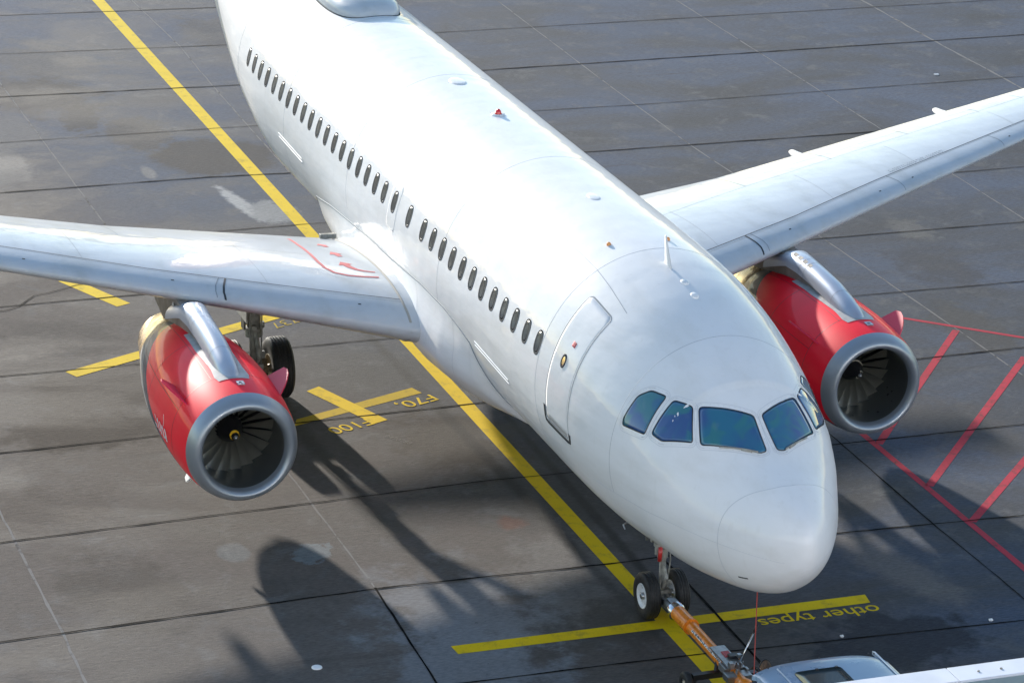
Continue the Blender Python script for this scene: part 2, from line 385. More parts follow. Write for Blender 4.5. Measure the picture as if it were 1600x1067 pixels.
light = [
 ([(60, -.9), (46.2, -.87), (41.1, -.98), (37.3, -.86), (33, -.79), (29.6, -.75), (20, -.85), (11.3, -.86)], .034, .5),
 ([(60, 4.2), (38.6, 4.24), (31, 4.22), (27.2, 4.2), (20, 4.2), (12.3, 4.16), (7.35, 4.11)], .034, .5),
 ([(20, 9.3), (12, 9.37), (7.1, 9.34), (5.1, 9.36), (-8, 9.4)], .040, .5),
 ([(60, -10.7), (44, -10.82), (34.6, -10.7), (29.5, -10.69), (27.2, -10.78), (22.3, -10.78), (16, -10.98), (7, -11.1)], .034, .5),
 ([(60, -15.8), (43, -15.83), (37, -15.83), (29.9, -15.84), (10, -15.9)], .034, .5),
 ([(60, -21), (41.9, -21.09), (37.3, -21.06), (33.6, -21.12), (10, -21.1)], .06, .5),
]
strips('light_joints', light, .0015, M_jl)
M_crack = joint_mat('crack_dark', (.012, .012, .012), (.04, .038, .036))
strips('ground_crack', [([(21.93, 7.7), (21.95, 7.2), (22.3, 6.9), (22.77, 6.55), (22.8, 6.2), (23.07, 5.8), (23.2, 5.4), (23.3, 4.9), (23.0, 4.3)], .028, .7)], .0100, M_crack)

# painted markings
sheet('yellow_centre_line', [[(-30, -.13), (-30, .13), (5, .155), (20, .20), (70, .18), (70, -.16), (20, -.10), (5, -.13)]], .0030, M_yel)
sheet('yellow_stop_bar', [[(4.90, 3.62), (4.60, 3.60), (4.59, -3.50), (4.90, -3.55)]], .0045, M_yel)
sheet('yellow_cross_bar', [[(14.78, 3.32), (14.46, 3.45), (15.48, .66), (15.79, .76)]], .0030, M_yel2)
sheet('yellow_short_bar', [[(16.12, 2.74), (16.30, 2.45), (14.33, 1.70), (14.20, 2.00)]], .0045, M_yel)
sheet('yellow_far_bar', [[(23.46, 5.95), (23.63, 5.66), (21.78, 4.83), (21.64, 5.13)]], .0030, M_yel)
sheet('yellow_long_bar', [[(18.27, 6.90), (17.95, 6.75), (20.32, 1.80), (20.62, 1.95)]], .0045, M_yel)
M_redth = M_redp
def bar(a, b, w_):
    a, b = Vector(a), Vector(b); n = (b - a).normalized(); n = Vector((-n.y, n.x)) * w_ / 2
    return [tuple(a + n), tuple(b + n), tuple(b - n), tuple(a - n)]
sheet('red_hatch_marking', [
 bar((11.9, -6.60), (-6, -6.64), .13), bar((17.06, -10.13), (-2, -31.3), .11),
 bar((16.06, -10.93), (10.86, -6.68), .15), bar((14.30, -11.55), (8.80, -6.68), .15),
 bar((9.70, -9.20), (7.15, -6.68), .15), bar((7.6, -9.1), (5.1, -6.68), .15),
], .0030, M_redp)
def ground_text(name, body, x, y, size, ang=90, z=.0062, m=None, sx=1.0, thick=0.):
    cu = bpy.data.curves.new(name, 'FONT'); cu.body = body; cu.size = size; cu.offset = thick
    t = bpy.data.objects.new(name, cu); C.objects.link(t)
    dg = bpy.context.evaluated_depsgraph_get(); me = bpy.data.meshes.new_from_object(t.evaluated_get(dg))
    C.objects.unlink(t); bpy.data.objects.remove(t)
    o = bpy.data.objects.new(name, me); C.objects.link(o); me.materials.clear(); me.materials.append(m or M_yel)
    o.location = (x, y, z); o.rotation_euler = (0, 0, R(ang)); o.scale = (sx, 1, 1); o['kind'] = 'structure'
    return o
ground_text('ground_lettering', 'other types', 4.49, -3.56, .46, 90, sx=1.0, thick=.002)
ground_text('ground_lettering', 'F70,', 15.37, .52, .46, 110, sx=1.15, thick=.0)
ground_text('ground_lettering', 'F100', 14.50, 2.06, .46, 110, sx=1.05, thick=.0)
ground_text('ground_lettering', 'B737', 20.25, 1.62, .42, 115, m=M_yel2, sx=1.1, thick=-.006)
ground_text('ground_lettering', '0470788', 13.55, 2.02, .17, 215, m=M_chalk, sx=1.0, thick=-.004)
def disc_light(x, y, r):
    b = MB().lathe([(0, r), (.012, r * .96), (.018, r * .8), (.014, r * .55), (.014, 0.001)], (x, y, .004), 'z', 24)
    return b
o = disc_light(4.74, 5.85, .085).build('ground_marker_stud', M_drain, None, True)
tag(o, 'small round white stud set in the concrete near the bottom left', 'ground stud')
for k, (x, y, r, lb) in enumerate(((34.0, -19.53, .05, 'tiny pale scrap on the concrete far beyond the right wing'), (3.55, -2.5, .03, 'tiny white speck on dark concrete below the stop bar lettering'), (3.45, -5.1, .03, 'tiny white speck on dark concrete beside the lower right joint'))):
    V = [(x + r * (1 + .5 * random.random()) * math.cos(a), y + r * (1 + .5 * random.random()) * math.sin(a), .012 + .01 * (i % 2)) for i, a in enumerate(np.linspace(0, 2 * math.pi, 7)[:-1])]
    V += [(x, y, .03)] + [(v[0], v[1], .001) for v in V]
    F = [(i, (i + 1) % 6, 6) for i in range(6)] + [(7 + i, 7 + (i + 1) % 6, (i + 1) % 6, i) for i in range(6)]
    tag(obj('litter_scrap', V, F, M_drain, None, False), lb, 'litter', 'litter scraps on the apron')

# ------------------------------------------------------------------ airliner: fuselage surface
X0 = -.169
PX = np.array([0, .12, .4, .8, 1.3, 1.8, 2.3, 3.0, 4.0, 5.0, 6.2, 8.0, 22.5, 24.5, 27, 30, 33.4])
PT = np.array([3.433, 3.713, 3.892, 4.073, 4.257, 4.516, 4.839, 5.209, 5.545, 5.78, 5.925, 5.971, 5.971, 5.971, 5.971, 5.951, 5.75])
PB = np.array([3.433, 2.988, 2.667, 2.367, 2.188, 2.084, 2.002, 1.928, 1.830, 1.80, 1.82, 1.831, 1.831, 2.15, 2.70, 3.55, 4.75])
PW = np.array([0, .24, .525, .788, 1.058, 1.273, 1.47, 1.627, 1.80, 1.905, 1.965, 1.975, 1.975, 1.86, 1.55, 1.10, .42])
def pch(x, y, xi):
    h = np.diff(x); d = np.diff(y) / h; m = np.zeros_like(y)
    for i in range(1, len(x) - 1):
        if d[i - 1] * d[i] > 0:
            a = 2 * h[i] + h[i - 1]; b = h[i] + 2 * h[i - 1]; m[i] = (a + b) / (a / d[i - 1] + b / d[i])
    m[0] = d[0]; m[-1] = d[-1]
    k = np.clip(np.searchsorted(x, xi) - 1, 0, len(x) - 2); t = (xi - x[k]) / h[k]
    return (2 * t**3 - 3 * t**2 + 1) * y[k] + (t**3 - 2 * t**2 + t) * h[k] * m[k] + (-2 * t**3 + 3 * t**2) * y[k + 1] + (t**3 - t**2) * h[k] * m[k + 1]
SQ = np.sqrt(PX)
_xd = np.r_[np.linspace(0, 1.6, 120)**2, np.arange(2.58, 33.4, .06), 33.4]
def _smooth(v, n=4):
    # smooth in the sqrt-spaced table so that control points leave no kinks
    for _ in range(n):
        v = np.r_[v[0], v[1:-1] * .5 + (v[:-2] + v[2:]) * .25, v[-1]]
    return v
_T = _smooth(pch(SQ, PT, np.sqrt(_xd)), 30); _B = _smooth(pch(SQ, PB, np.sqrt(_xd)), 30); _W = _smooth(pch(SQ, PW, np.sqrt(_xd)), 30)
def FP(x, phi, off=0.):
    """point on the fuselage skin; phi in degrees from the top, + to starboard"""
    x = np.asarray(x, float); ph = np.radians(np.asarray(phi, float)); x, ph = np.broadcast_arrays(x, ph)
    def S0(x, ph):
        q = np.clip(x - X0, 0, 33.4)
        T = np.interp(q, _xd, _T); B = np.interp(q, _xd, _B); W = np.interp(q, _xd, _W); c = (T + B) / 2; H = (T - B) / 2
        return np.stack([x, W * np.sin(ph), c + H * np.cos(ph)], -1)
    P = S0(x, ph)
    if np.any(off):
        e = 2e-2; n = np.cross(S0(x, ph + e) - S0(x, ph - e), S0(x + e, ph) - S0(np.maximum(x - e, X0), ph))
        n = n / np.maximum(np.linalg.norm(n, axis=-1, keepdims=True), 1e-9)
        cc = P.copy(); cc[..., 1] = 0; cc[..., 2] = 3.7
        sg = np.sign(((P - cc) * n).sum(-1, keepdims=True)); sg[sg == 0] = 1
        P = P + n * sg * np.asarray(off)[..., None] if np.ndim(off) else P + n * sg * off
    return P
def phi_z(x, z, side=1):
    q = np.clip(x - X0, 0, 33.4); T = np.interp(q, _xd, _T); B = np.interp(q, _xd, _B)
    return side * math.degrees(math.acos(max(-1, min(1, (z - (T + B) / 2) / ((T - B) / 2)))))
def grid_faces(n, m, wrap=False):
    return [(i * m + j, i * m + (j + 1) % m, (i + 1) * m + (j + 1) % m, (i + 1) * m + j) for i in range(n - 1) for j in range(m if wrap else m - 1)]

plane = empty('airliner', (0, 0, 0))
tag(plane, 'white twin engine passenger jet with red engine cowlings parked on the yellow line', 'airplane')
xs = np.r_[X0 + np.linspace(0.004, 1.7, 110)**2, np.arange(2.8, 33.2, .16)]
ph = np.arange(0, 360, 2.5)
P = FP(xs[:, None], ph[None, :]).reshape(-1, 3)
nph = len(ph); F = grid_faces(len(xs), nph, True)
V = list(P) + [(X0, 0, 3.433), (33.35, 0, 5.2)]
F += [(len(V) - 2, (j + 1) % nph, j) for j in range(nph)] + [(len(V) - 1, (len(xs) - 1) * nph + j, (len(xs) - 1) * nph + (j + 1) % nph) for j in range(nph)]
fus = obj('fuselage', V, F, M_white, plane)

def rpoly(pts, r, n=5):
    """round the corners of a 2-D convex polygon"""
    out = []; k = len(pts)
    for i in range(k):
        a, b, c = (Vector(pts[(i + j) % k]) for j in (-1, 0, 1))
        u = (a - b); v = (c - b); d = min(r, u.length * .45, v.length * .45); p0 = b + u.normalized() * d; p1 = b + v.normalized() * d
        for t in np.linspace(0, 1, n).tolist(): out.append((1 - t)**2 * p0 + 2 * t * (1 - t) * b + t**2 * p1)
    return out
def inset(pts, d):
    pts = [Vector(p) for p in pts]
    c = sum(pts, Vector((0, 0))) / len(pts); out = []; k = len(pts)
    for i in range(k):
        a, b, cc = pts[i - 1], pts[i], pts[(i + 1) % k]; t = (cc - a).normalized(); n = Vector((-t.y, t.x))
        if (c - b).dot(n) < 0: n = -n
        out.append(b + n * d)
    return out
def dens(pts, step):
    out = []
    for a, b in zip(pts, pts[1:] + pts[:1]):
        n = max(1, int((b - a).length / step)); out += [a.lerp(b, i / n) for i in range(n)]
    return out
def skin_patch(name, poly, off, m, parent, R0=1.7, rings=8, surf=FP, step=.05):
    """poly in (x, s = phi_rad*R0) metres on the skin; filled towards its centre"""
    pts = dens([Vector(p) for p in poly], step); c = sum(pts, Vector((0, 0))) / len(pts); k = len(pts); G = []
    for r in np.linspace(1, 0, rings, endpoint=False).tolist(): G += [c.lerp(p, r) for p in pts]
    G.append(c); G = np.array([(g.x, g.y) for g in G])
    P = surf(G[:, 0], np.degrees(G[:, 1] / R0), off)
    F = grid_faces(rings, k, True) + [((rings - 1) * k + j, (rings - 1) * k + (j + 1) % k, rings * k) for j in range(k)]
    # skirt so that the patch has thickness
    P2 = surf(G[:k, 0], np.degrees(G[:k, 1] / R0), -.006); n0 = len(P)
    F += [(j, n0 + j, n0 + (j + 1) % k, (j + 1) % k) for j in range(k)]
    return obj(name, np.r_[P, P2], F, m, parent)
def skin_ring(name, outer, wd, off, m, parent, R0=1.7, surf=FP, closed=True, step=.05):
    b = MB(); add_ring(b, outer, wd, off, R0, surf, closed, step); return b.build(name, m, parent, True)
def add_ring(b, outer, wd, off, R0=1.7, surf=FP, closed=True, step=.05):
    if closed:
        o = dens([Vector(p) for p in outer], step); i_ = inset(o, wd)
    else:
        pts = [Vector(p) for p in outer]; o = []
        for a, c in zip(pts, pts[1:]):
            n = max(1, int((c - a).length / step)); o += [a.lerp(c, i / n) for i in range(n)]
        o.append(pts[-1]); i_ = []
        for i, q in enumerate(o):
            t = (o[min(i + 1, len(o) - 1)] - o[max(i - 1, 0)]).normalized(); i_.append(q + Vector((-t.y, t.x)) * wd)
    k = len(o)
    def mp(l, of): a = np.array([(g.x, g.y) for g in l]); return surf(a[:, 0], np.degrees(a[:, 1] / R0), of)
    A = mp(o, off); B_ = mp(i_, off); A2 = mp(o, -.004); B2 = mp(i_, -.004); n = k if closed else k - 1
    V = np.r_[A, B_, A2, B2]; F = []
    for j in range(n):
        j2 = (j + 1) % k; F += [(j, j2, k + j2, k + j), (2 * k + j, 2 * k + j2, j2, j), (k + j, k + j2, 3 * k + j2, 3 * k + j)]
    b.add(V, F)
def xs_(x, phi, R0=1.7): return (x, math.radians(phi) * R0)
def oval(cx, cs, w, h, n=28, e=2.6):
    return [(cx + w * abs(math.cos(t))**(2 / e) * math.copysign(1, math.cos(t)), cs + h * abs(math.sin(t))**(2 / e) * math.copysign(1, math.sin(t))) for t in np.linspace(0, 2 * math.pi, n, endpoint=False)]

# cabin windows
WX = [6.14 + .5262 * i for i in range(12)] + [12.72, 13.58] + [14.18 + .5265 * j for j in range(19)]
Rw = 1.99
for side in (1, -1):
    for x in WX:
        cs = math.radians(phi_z(x, 4.475)) * Rw * side
        fr = skin_ring('cabin_window', oval(x, cs, .128, .198), .03, .003, M_wframe, plane, Rw)
        pn = skin_patch('window_pane', oval(x, cs, .104, .172), .0018, M_pane, fr, Rw, 4)
        b = MB(); add_ring(b, oval(x + .018, cs + .01 * side, .078, .135), .012, .0028, Rw); b.build('inner_rim', M_gasket, fr, True)

# cockpit glass: polygons given as (x, phi)
COCK = {
 'a': [(3.04, 47.0), (2.76, 42.5), (2.68, 65.0), (3.18, 70.5), (3.22, 68), (3.18, 54.0)],
 'b': [(2.62, 40.5), (2.34, 33.5), (1.94, 45.0), (2.34, 59.5), (2.56, 61.5)],
}
R1 = 1.35
def fromP(pts3):  # (x,y,z) near the skin -> (x, s)
    out = []
    for x, y, z in pts3:
        q = x - X0; T = np.interp(q, _xd, _T); B = np.interp(q, _xd, _B); W = np.interp(q, _xd, _W)
        out.append((x, math.atan2(y / W, (z - (T + B) / 2) / ((T - B) / 2)) * R1))
    return out
def straight(poly, n=8):
    """corner (x, s) list -> densified so that the edges are straight in space"""
    P = [np.array(FP(x, math.degrees(s / R1))).ravel() for x, s in poly]; out = []
    for a, b_ in zip(P, P[1:] + P[:1]):
        out += fromP([tuple(a + (b_ - a) * i / n) for i in range(n)])
    return out
front = fromP([(2.28, .765, 4.725), (1.875, .065, 4.665), (1.31, .085, 4.335), (1.30, .19, 4.32), (1.83, .90, 4.315)])
for side in (1, -1):
    for poly in ([xs_(a, b, R1) for a, b in COCK['a']], [xs_(a, b, R1) for a, b in COCK['b']], front):
        pr = rpoly([Vector((x, s)) for x, s in poly], .045, 4); pr = straight([(float(v[0]), float(v[1])) for v in pr], 3); pr = [Vector((x, s * side)) for x, s in pr]
        win = skin_ring('cockpit_window', inset(pr, -.010), .014, .006, M_gasket, plane, R1)
        skin_patch('glass', inset(pr, .003), .004, M_cglass, win, R1, 7, step=.06)
        rim = inset(pr, -.075); bb = MB(); add_ring(bb, [tuple(p) for p in rim], .006, .002, R1); 
        for q in dens(inset(pr, -.045), .075):
            c = FP(q.x, math.degrees(q.y / R1), .004); bb.add([c + np.array(v) * .007 for v in ((1, 0, 0), (0, 1, 0), (-1, 0, 0), (0, -1, 0), (0, 0, 1), (0, 0, -1))], [(0, 1, 4), (1, 2, 4), (2, 3, 4), (3, 0, 4), (1, 0, 5), (2, 1, 5), (3, 2, 5), (0, 3, 5)])
        bb.build('screw_row', M_seamf, win, False)
    # wiper parked along the sill
    a_, c_ = np.array((1.83, .90, 4.315)), np.array((1.31, .16, 4.33)); wpts = []
    for t in np.linspace(.30, .92, 8):
        (x_, s_), = fromP([tuple(a_ + (c_ - a_) * t)]); wpts.append(np.array(FP(x_ - .035, math.degrees(s_ / R1) * side, .022)).ravel())
    wb = MB().tube(wpts, .013, 8).tube([wpts[4] + np.array((0, 0, -.012)), wpts[6] + np.array((0, 0, -.02))], .016, 6)
    wb.build('wiper', M_gear, plane, True)

# doors: seam rings with a dark sill; forward service door, its mirror, overwing exit, aft doors
def door(xc, z0, z1, hw, side, r=.12, wd=.030, m=M_seam, name='passenger_door', Rr=1.95, portw=True):
    lo = math.radians(phi_z(xc, z0)) * Rr * side; hi = math.radians(phi_z(xc, z1)) * Rr * side
    poly = rpoly([Vector(p) for p in ((xc - hw, lo), (xc + hw, lo), (xc + hw, hi), (xc - hw, hi))], r)
    d = skin_patch(name, [tuple(p) for p in inset(poly, wd)], .0012, M_white, plane, Rr, 10) if portw or name != 'overwing_exit' else skin_patch(name, [tuple(p) for p in inset(poly, wd)], .0012, M_white, plane, Rr, 10)
    b = MB(); add_ring(b, [tuple(p) for p in poly], wd * .8, .0015, Rr); b.build('seam', m, d, True)
    if portw:
        ow = oval(xc + .05, math.radians(phi_z(xc, 4.50)) * Rr * side, .075, .11, 20, 2)
        f = MB(); add_ring(f, ow, .03, .010, Rr); f.build('porthole_rim', M_gasket, d, True)
        skin_patch('porthole', oval(xc + .05, math.radians(phi_z(xc, 4.50)) * Rr * side, .055, .09, 20, 2), .007, M_gold, d, Rr, 3)
        b = MB(); add_ring(b, [(xc + hw + .012, lo - .22 * side), (xc + hw + .012, lo + .012 * side), (xc - hw, lo + .012 * side), (xc - hw - .012, lo - .12 * side)], -.055 * side, .008, Rr, closed=False); b.build('sill_plate', M_gasket, d, True)
        c = FP(5.08, 60.5 * side, .006); 
        skin_patch('red_sticker', rpoly([Vector((5.03, math.radians(59.5) * Rr * side)), Vector((5.13, math.radians(59.5) * Rr * side)), Vector((5.13, math.radians(62) * Rr * side)), Vector((5.03, math.radians(62) * Rr * side))], .01), .006, M_redm, d, Rr, 2) if xc < 8 else None
    return d
for side in (1, -1):
    door(5.12, 3.40, 5.37, .43, side)
    door(29.4, 3.55, 5.2, .40, side, portw=False, name='aft_door')
    e = door(13.58, 3.95, 4.80, .25, side, .14, .014, M_seamf, 'overwing_exit', 1.99, False)

# faint skin seams
b = MB(); R2 = 1.95
for x, p0, p1 in ((3.35, -110, 110), (6.0, -120, 120), (10.9, -100, 100), (16.3, -104, 104), (20.6, -120, 120), (24.6, -120, 120)):
    add_ring(b, [xs_(x, p, R2) for p in range(p0, p1 + 1, 5)], .008, .0015, R2, closed=False)
for p in (30, -30, 118, -118):
    add_ring(b, [xs_(x, p, R2) for x in np.arange(6.0, 24.6, .6)], .006, .0015, R2, closed=False)
add_ring(b, [xs_(x, p, R2) for x, p in ((4.6, 33), (5.4, 31), (6.0, 30))], .012, .002, R2, closed=False)
b.build('skin_seam', mat('very_faint_seam', (.42, .44, .47), .7, spec=.1), plane, True)
# radome seam
b = MB(); RA = [(0, .625), (20, .66), (33, .75), (45, .84), (61, .925), (77, .945), (95, .93), (125, .93), (180, .93)]
ps = np.arange(0, 181, 4); xr = np.interp(ps, [a for a, _ in RA], [c for _, c in RA]); 
for _ in range(3): xr = np.r_[xr[0], (xr[:-2] + 2 * xr[1:-1] + xr[2:]) / 4, xr[-1]]
add_ring(b, [xs_(x, p, 1.) for x, p in zip(np.r_[xr[::-1], xr[1:]], np.r_[-ps[::-1], ps[1:]])], .009, .002, 1., closed=False, step=.03)
b.build('radome_seam', M_seamf, plane, True)
b = MB()
for sd_ in (1, -1):
    pts = [xs_(x, phi_z(x, 3.15 if x < 2 else 3.15 - (x - 2) * .08) * sd_, 1.3) for x in np.arange(.02, 4.2, .15)]
    add_ring(b, pts, .008, .002, 1.3, closed=False, step=.04)
b.build('lower_nose_seam', M_seamf, plane, True)
# static port covers drawn as twin pale ribs, logo light strips
def ribs(x0, p0, x1, p1):
    for sd_ in (1, -1):
        for d in (0, 1.9):
            b = MB(); add_ring(b, [xs_(x0, (p0 + d) * sd_, R2), xs_(x1, (p1 + d) * sd_, R2)], .018, .012, R2, closed=False); b.build('skin_rib', M_white, plane, True)
ribs(8.98, 102.0, 7.34, 104.5); ribs(20.98, 98, 19.34, 99.6)
# roof fittings
def dome(name, x, phi, rx, ry, h, m):
    n = 20; V = []; 
    for i, r in enumerate((1, .92, .75, .5, .25)):
        hh = h * math.sqrt(max(0, 1 - r * r)) if i else -.01
        for j in range(n):
            t = 2 * math.pi * j / n; V.append(FP(x + rx * r * math.cos(t), phi + math.degrees(ry * r * math.sin(t) / 1.98), hh))
    V = [np.array(v).ravel() for v in V] + [np.array(FP(x, phi, h)).ravel()]
    F = grid_faces(5, n, True) + [(4 * n + j, 4 * n + (j + 1) % n, 5 * n) for j in range(n)]
    return obj(name, V, F, m, plane)
dome('roof_antenna', 15.8, 0, .26, .16, .025, M_white); dome('roof_antenna', 8.6, 2.0, .20, .10, .016, M_white)
dome('roof_antenna', 4.78, 0.5, .09, .07, .03, M_white); dome('roof_antenna', 4.38, .5, .09, .07, .03, M_white)
M_orn = mat('small_orange_probe', (.8, .35, .12), .5)
dome('roof_antenna', 6.54, 17.5, .03, .04, .05, M_orn); dome('roof_antenna', 6.38, -10, .035, .04, .05, M_orn)
bc = MB().lathe([(0, .06), (.03, .058), (.07, .05), (.10, .03), (.11, .001)], tuple(FP(13.54, 0, 0)), 'z', 20).build('beacon', M_beacon, plane, True)
MB().lathe([(-.01, .13), (.015, .12), (.02, .07)], tuple(FP(13.54, 0, 0)), 'z', 20).build('beacon_base', M_white, bc, True)
c0 = np.array(FP(5.28, 2, 0)).ravel()
V = []
for zf, ch, sh in ((-.02, .30, 0), (.15, .22, .10), (.42, .10, .26), (.45, .05, .30)):
    for a, t in ((0, 0), (.3, .02), (.7, .016), (1, 0), (.7, -.016), (.3, -.02)): V.append((c0[0] - .1 + sh + a * ch, c0[1] + t * (1 - zf), c0[2] + zf))
obj('blade_antenna', V, grid_faces(4, 6, True) + [tuple(range(18, 24))], M_white, plane)
# wide satellite antenna fairing on the roof
def radome_pod():
    n = 48; V = []; x0, x1 = 20.75, 25.6; hw = .70
    for r, hh in ((1.0, -.02), (.995, .05), (.97, .12), (.9, .19), (.75, .25), (.5, .29), (.25, .31), (.01, .315)):
        for j in range(n):
            t = 2 * math.pi * j / n; cx, cy = math.cos(t), math.sin(t); e = 3.2
            ux = math.copysign(abs(cx)**(2 / e), cx); uy = math.copysign(abs(cy)**(2 / e), cy)
            x = (x0 + x1) / 2 + (x1 - x0) / 2 * ux * r; s = hw * uy * r * (1 - .1 * ux)
            V.append(np.array(FP(x, math.degrees(s / 2.0), hh)).ravel())
    return obj('satellite_antenna_fairing', V, grid_faces(8, n, True), M_wing, plane)
rp = radome_pod()
b = MB(); n = 48; e = 3.2; pts = []
for j in range(n):
    t = 2 * math.pi * j / n; cx, cy = math.cos(t), math.sin(t); ux = math.copysign(abs(cx)**(2 / e), cx); uy = math.copysign(abs(cy)**(2 / e), cy)
    pts.append((23.175 + 2.46 * ux, .72 * uy * (1 - .1 * ux)))
add_ring(b, pts, .025, .006, 2.0, step=.08); b.build('fairing_gap', M_gasket, rp, True)

# belly fairing
FX = np.array([8.0, 8.5, 9.0, 9.3, 9.8, 10.6, 11.9, 13.5, 15.1, 16.4, 17.8, 19.1, 20.0, 20.8])
FPH = np.array([178, 150, 120, 106, 103, 100.5, 100.5, 104, 106, 109, 113, 120, 140, 178.])
FA = np.array([0.0, .06, .14, .20, .30, .42, .50, .48, .42, .36, .28, .18, .08, 0])
def fair_pt(x, t):
    pb = np.interp(x, FX, FPH); A = np.interp(x, FX, FA); p = pb + (180 - pb) * t
    k = np.clip(t / .34, 0, 1); s = k * k * (3 - 2 * k); bot = np.clip((t - .45) / .55, 0, 1); bot = bot * bot * (3 - 2 * bot)
    return p, A * s * (1 - .35 * bot) + .006 * np.clip(t * 30, -1, 1) + .004
fx = np.arange(8.0, 20.81, .1); tt = np.linspace(0, 1, 36)
bfs = []
for side in (1, -1):
    pp, of = fair_pt(fx[:, None], tt[None, :]); P = FP(fx[:, None] + 0 * pp, pp * side, of).reshape(-1, 3)
    bfs.append((P, side))
b = MB(); F = grid_faces(len(fx), len(tt)); b.add(bfs[0][0], F); b.add(bfs[1][0], [f[::-1] for f in F])
belly = b.build('belly_fairing', M_fair, plane, True)
b = MB()
for side in (1, -1):
    pb = np.interp(fx, FX, FPH); add_ring(b, [xs_(x, (p - .3) * side, R2) for x, p in zip(fx, pb)], .014, .013, R2, closed=False, step=.1)
b.build('fairing_edge', M_seam, belly, True)
def fair_line(b, pts, wd=.012):
    pts = [Vector(p) for p in pts]; o = []
    for a, c in zip(pts, pts[1:]): o += [a.lerp(c, i / 12) for i in range(12)]
    o.append(pts[-1])
    for side in (1, -1):
        V = []
        for dlt in (0, wd):
            for q in o:
                p, of = fair_pt(np.array(q.x + dlt), np.array(q.y)); V.append(np.array(FP(q.x + dlt, p * side, float(of) + .003)).ravel())
        b.add(V, grid_faces(2, len(o)))
b = MB(); fair_line(b, [(10.15, 0), (10.0, .15), (10.1, .3), (10.3, .5), (10.2, .8)]); fair_line(b, [(12.2, .0), (11.9, .1), (11.75, .16)]); b.build('fairing_seam', M_seamf, belly, True)

# ------------------------------------------------------------------ wings
def le(y): return 10.45 + .491 * y, 2.54 + .103 * y
def te(y):
    if y < 6.25: return 17.28 + .108 * y, 2.33 + .105 * y
    return 17.955 + .226 * (y - 6.25), 2.986 + .115 * (y - 6.25)
def tc_(y): return np.interp(y, [2, 4, 6.3, 17], [.150, .128, .118, .105])
def airfoil(c, t, up):
    yt = 5 * t * (.2969 * np.sqrt(c) - .126 * c - .3516 * c**2 + .2843 * c**3 - .1015 * c**4 * 1.02)
    cam_ = .012 * np.sin(np.pi * c**1.3)
    return cam_ + (yt if up else -yt)
def WP(y, c, up=True, off=0.):
    ya = abs(y); a, za = le(ya); e_, ze = te(ya); ch = e_ - a
    z = za + (ze - za) * c + airfoil(np.array(c, float), tc_(ya), up) * ch - (.0 if up else 0)
    return np.array([a + ch * c, y, float(z) + (off if up else -off)])
cc = (1 - np.cos(np.linspace(0, np.pi, 34))) / 2
ys = [1.2, 1.9, 2.4, 3, 3.6, 4.2, 4.8, 5.4, 5.9, 6.25, 6.6, 7.2, 8, 9, 10, 11, 12, 13, 14, 15, 16, 16.7, 16.95]
def wing_line(b, pts, wd=.02, along='span', up=True, off=.003, seg=14):
    """pts: list of (y, c); width measured along the chord for span lines, along y for chord lines"""
    P0 = []
    for (y0, c0), (y1, c1) in zip(pts, pts[1:]): P0 += [(y0 + (y1 - y0) * i / seg, c0 + (c1 - c0) * i / seg) for i in range(seg)]
    P0.append(pts[-1]); V = []
    for k in (0, 1):
        for y, c in P0:
            chd = te(abs(y))[0] - le(abs(y))[0]
            V.append(WP(y, min(1, max(0, c + (k * wd / chd if along == 'span' else 0))), up, off) if along == 'span' else WP(y + k * wd, c, up, off))
    b.add(V, grid_faces(2, len(P0)))
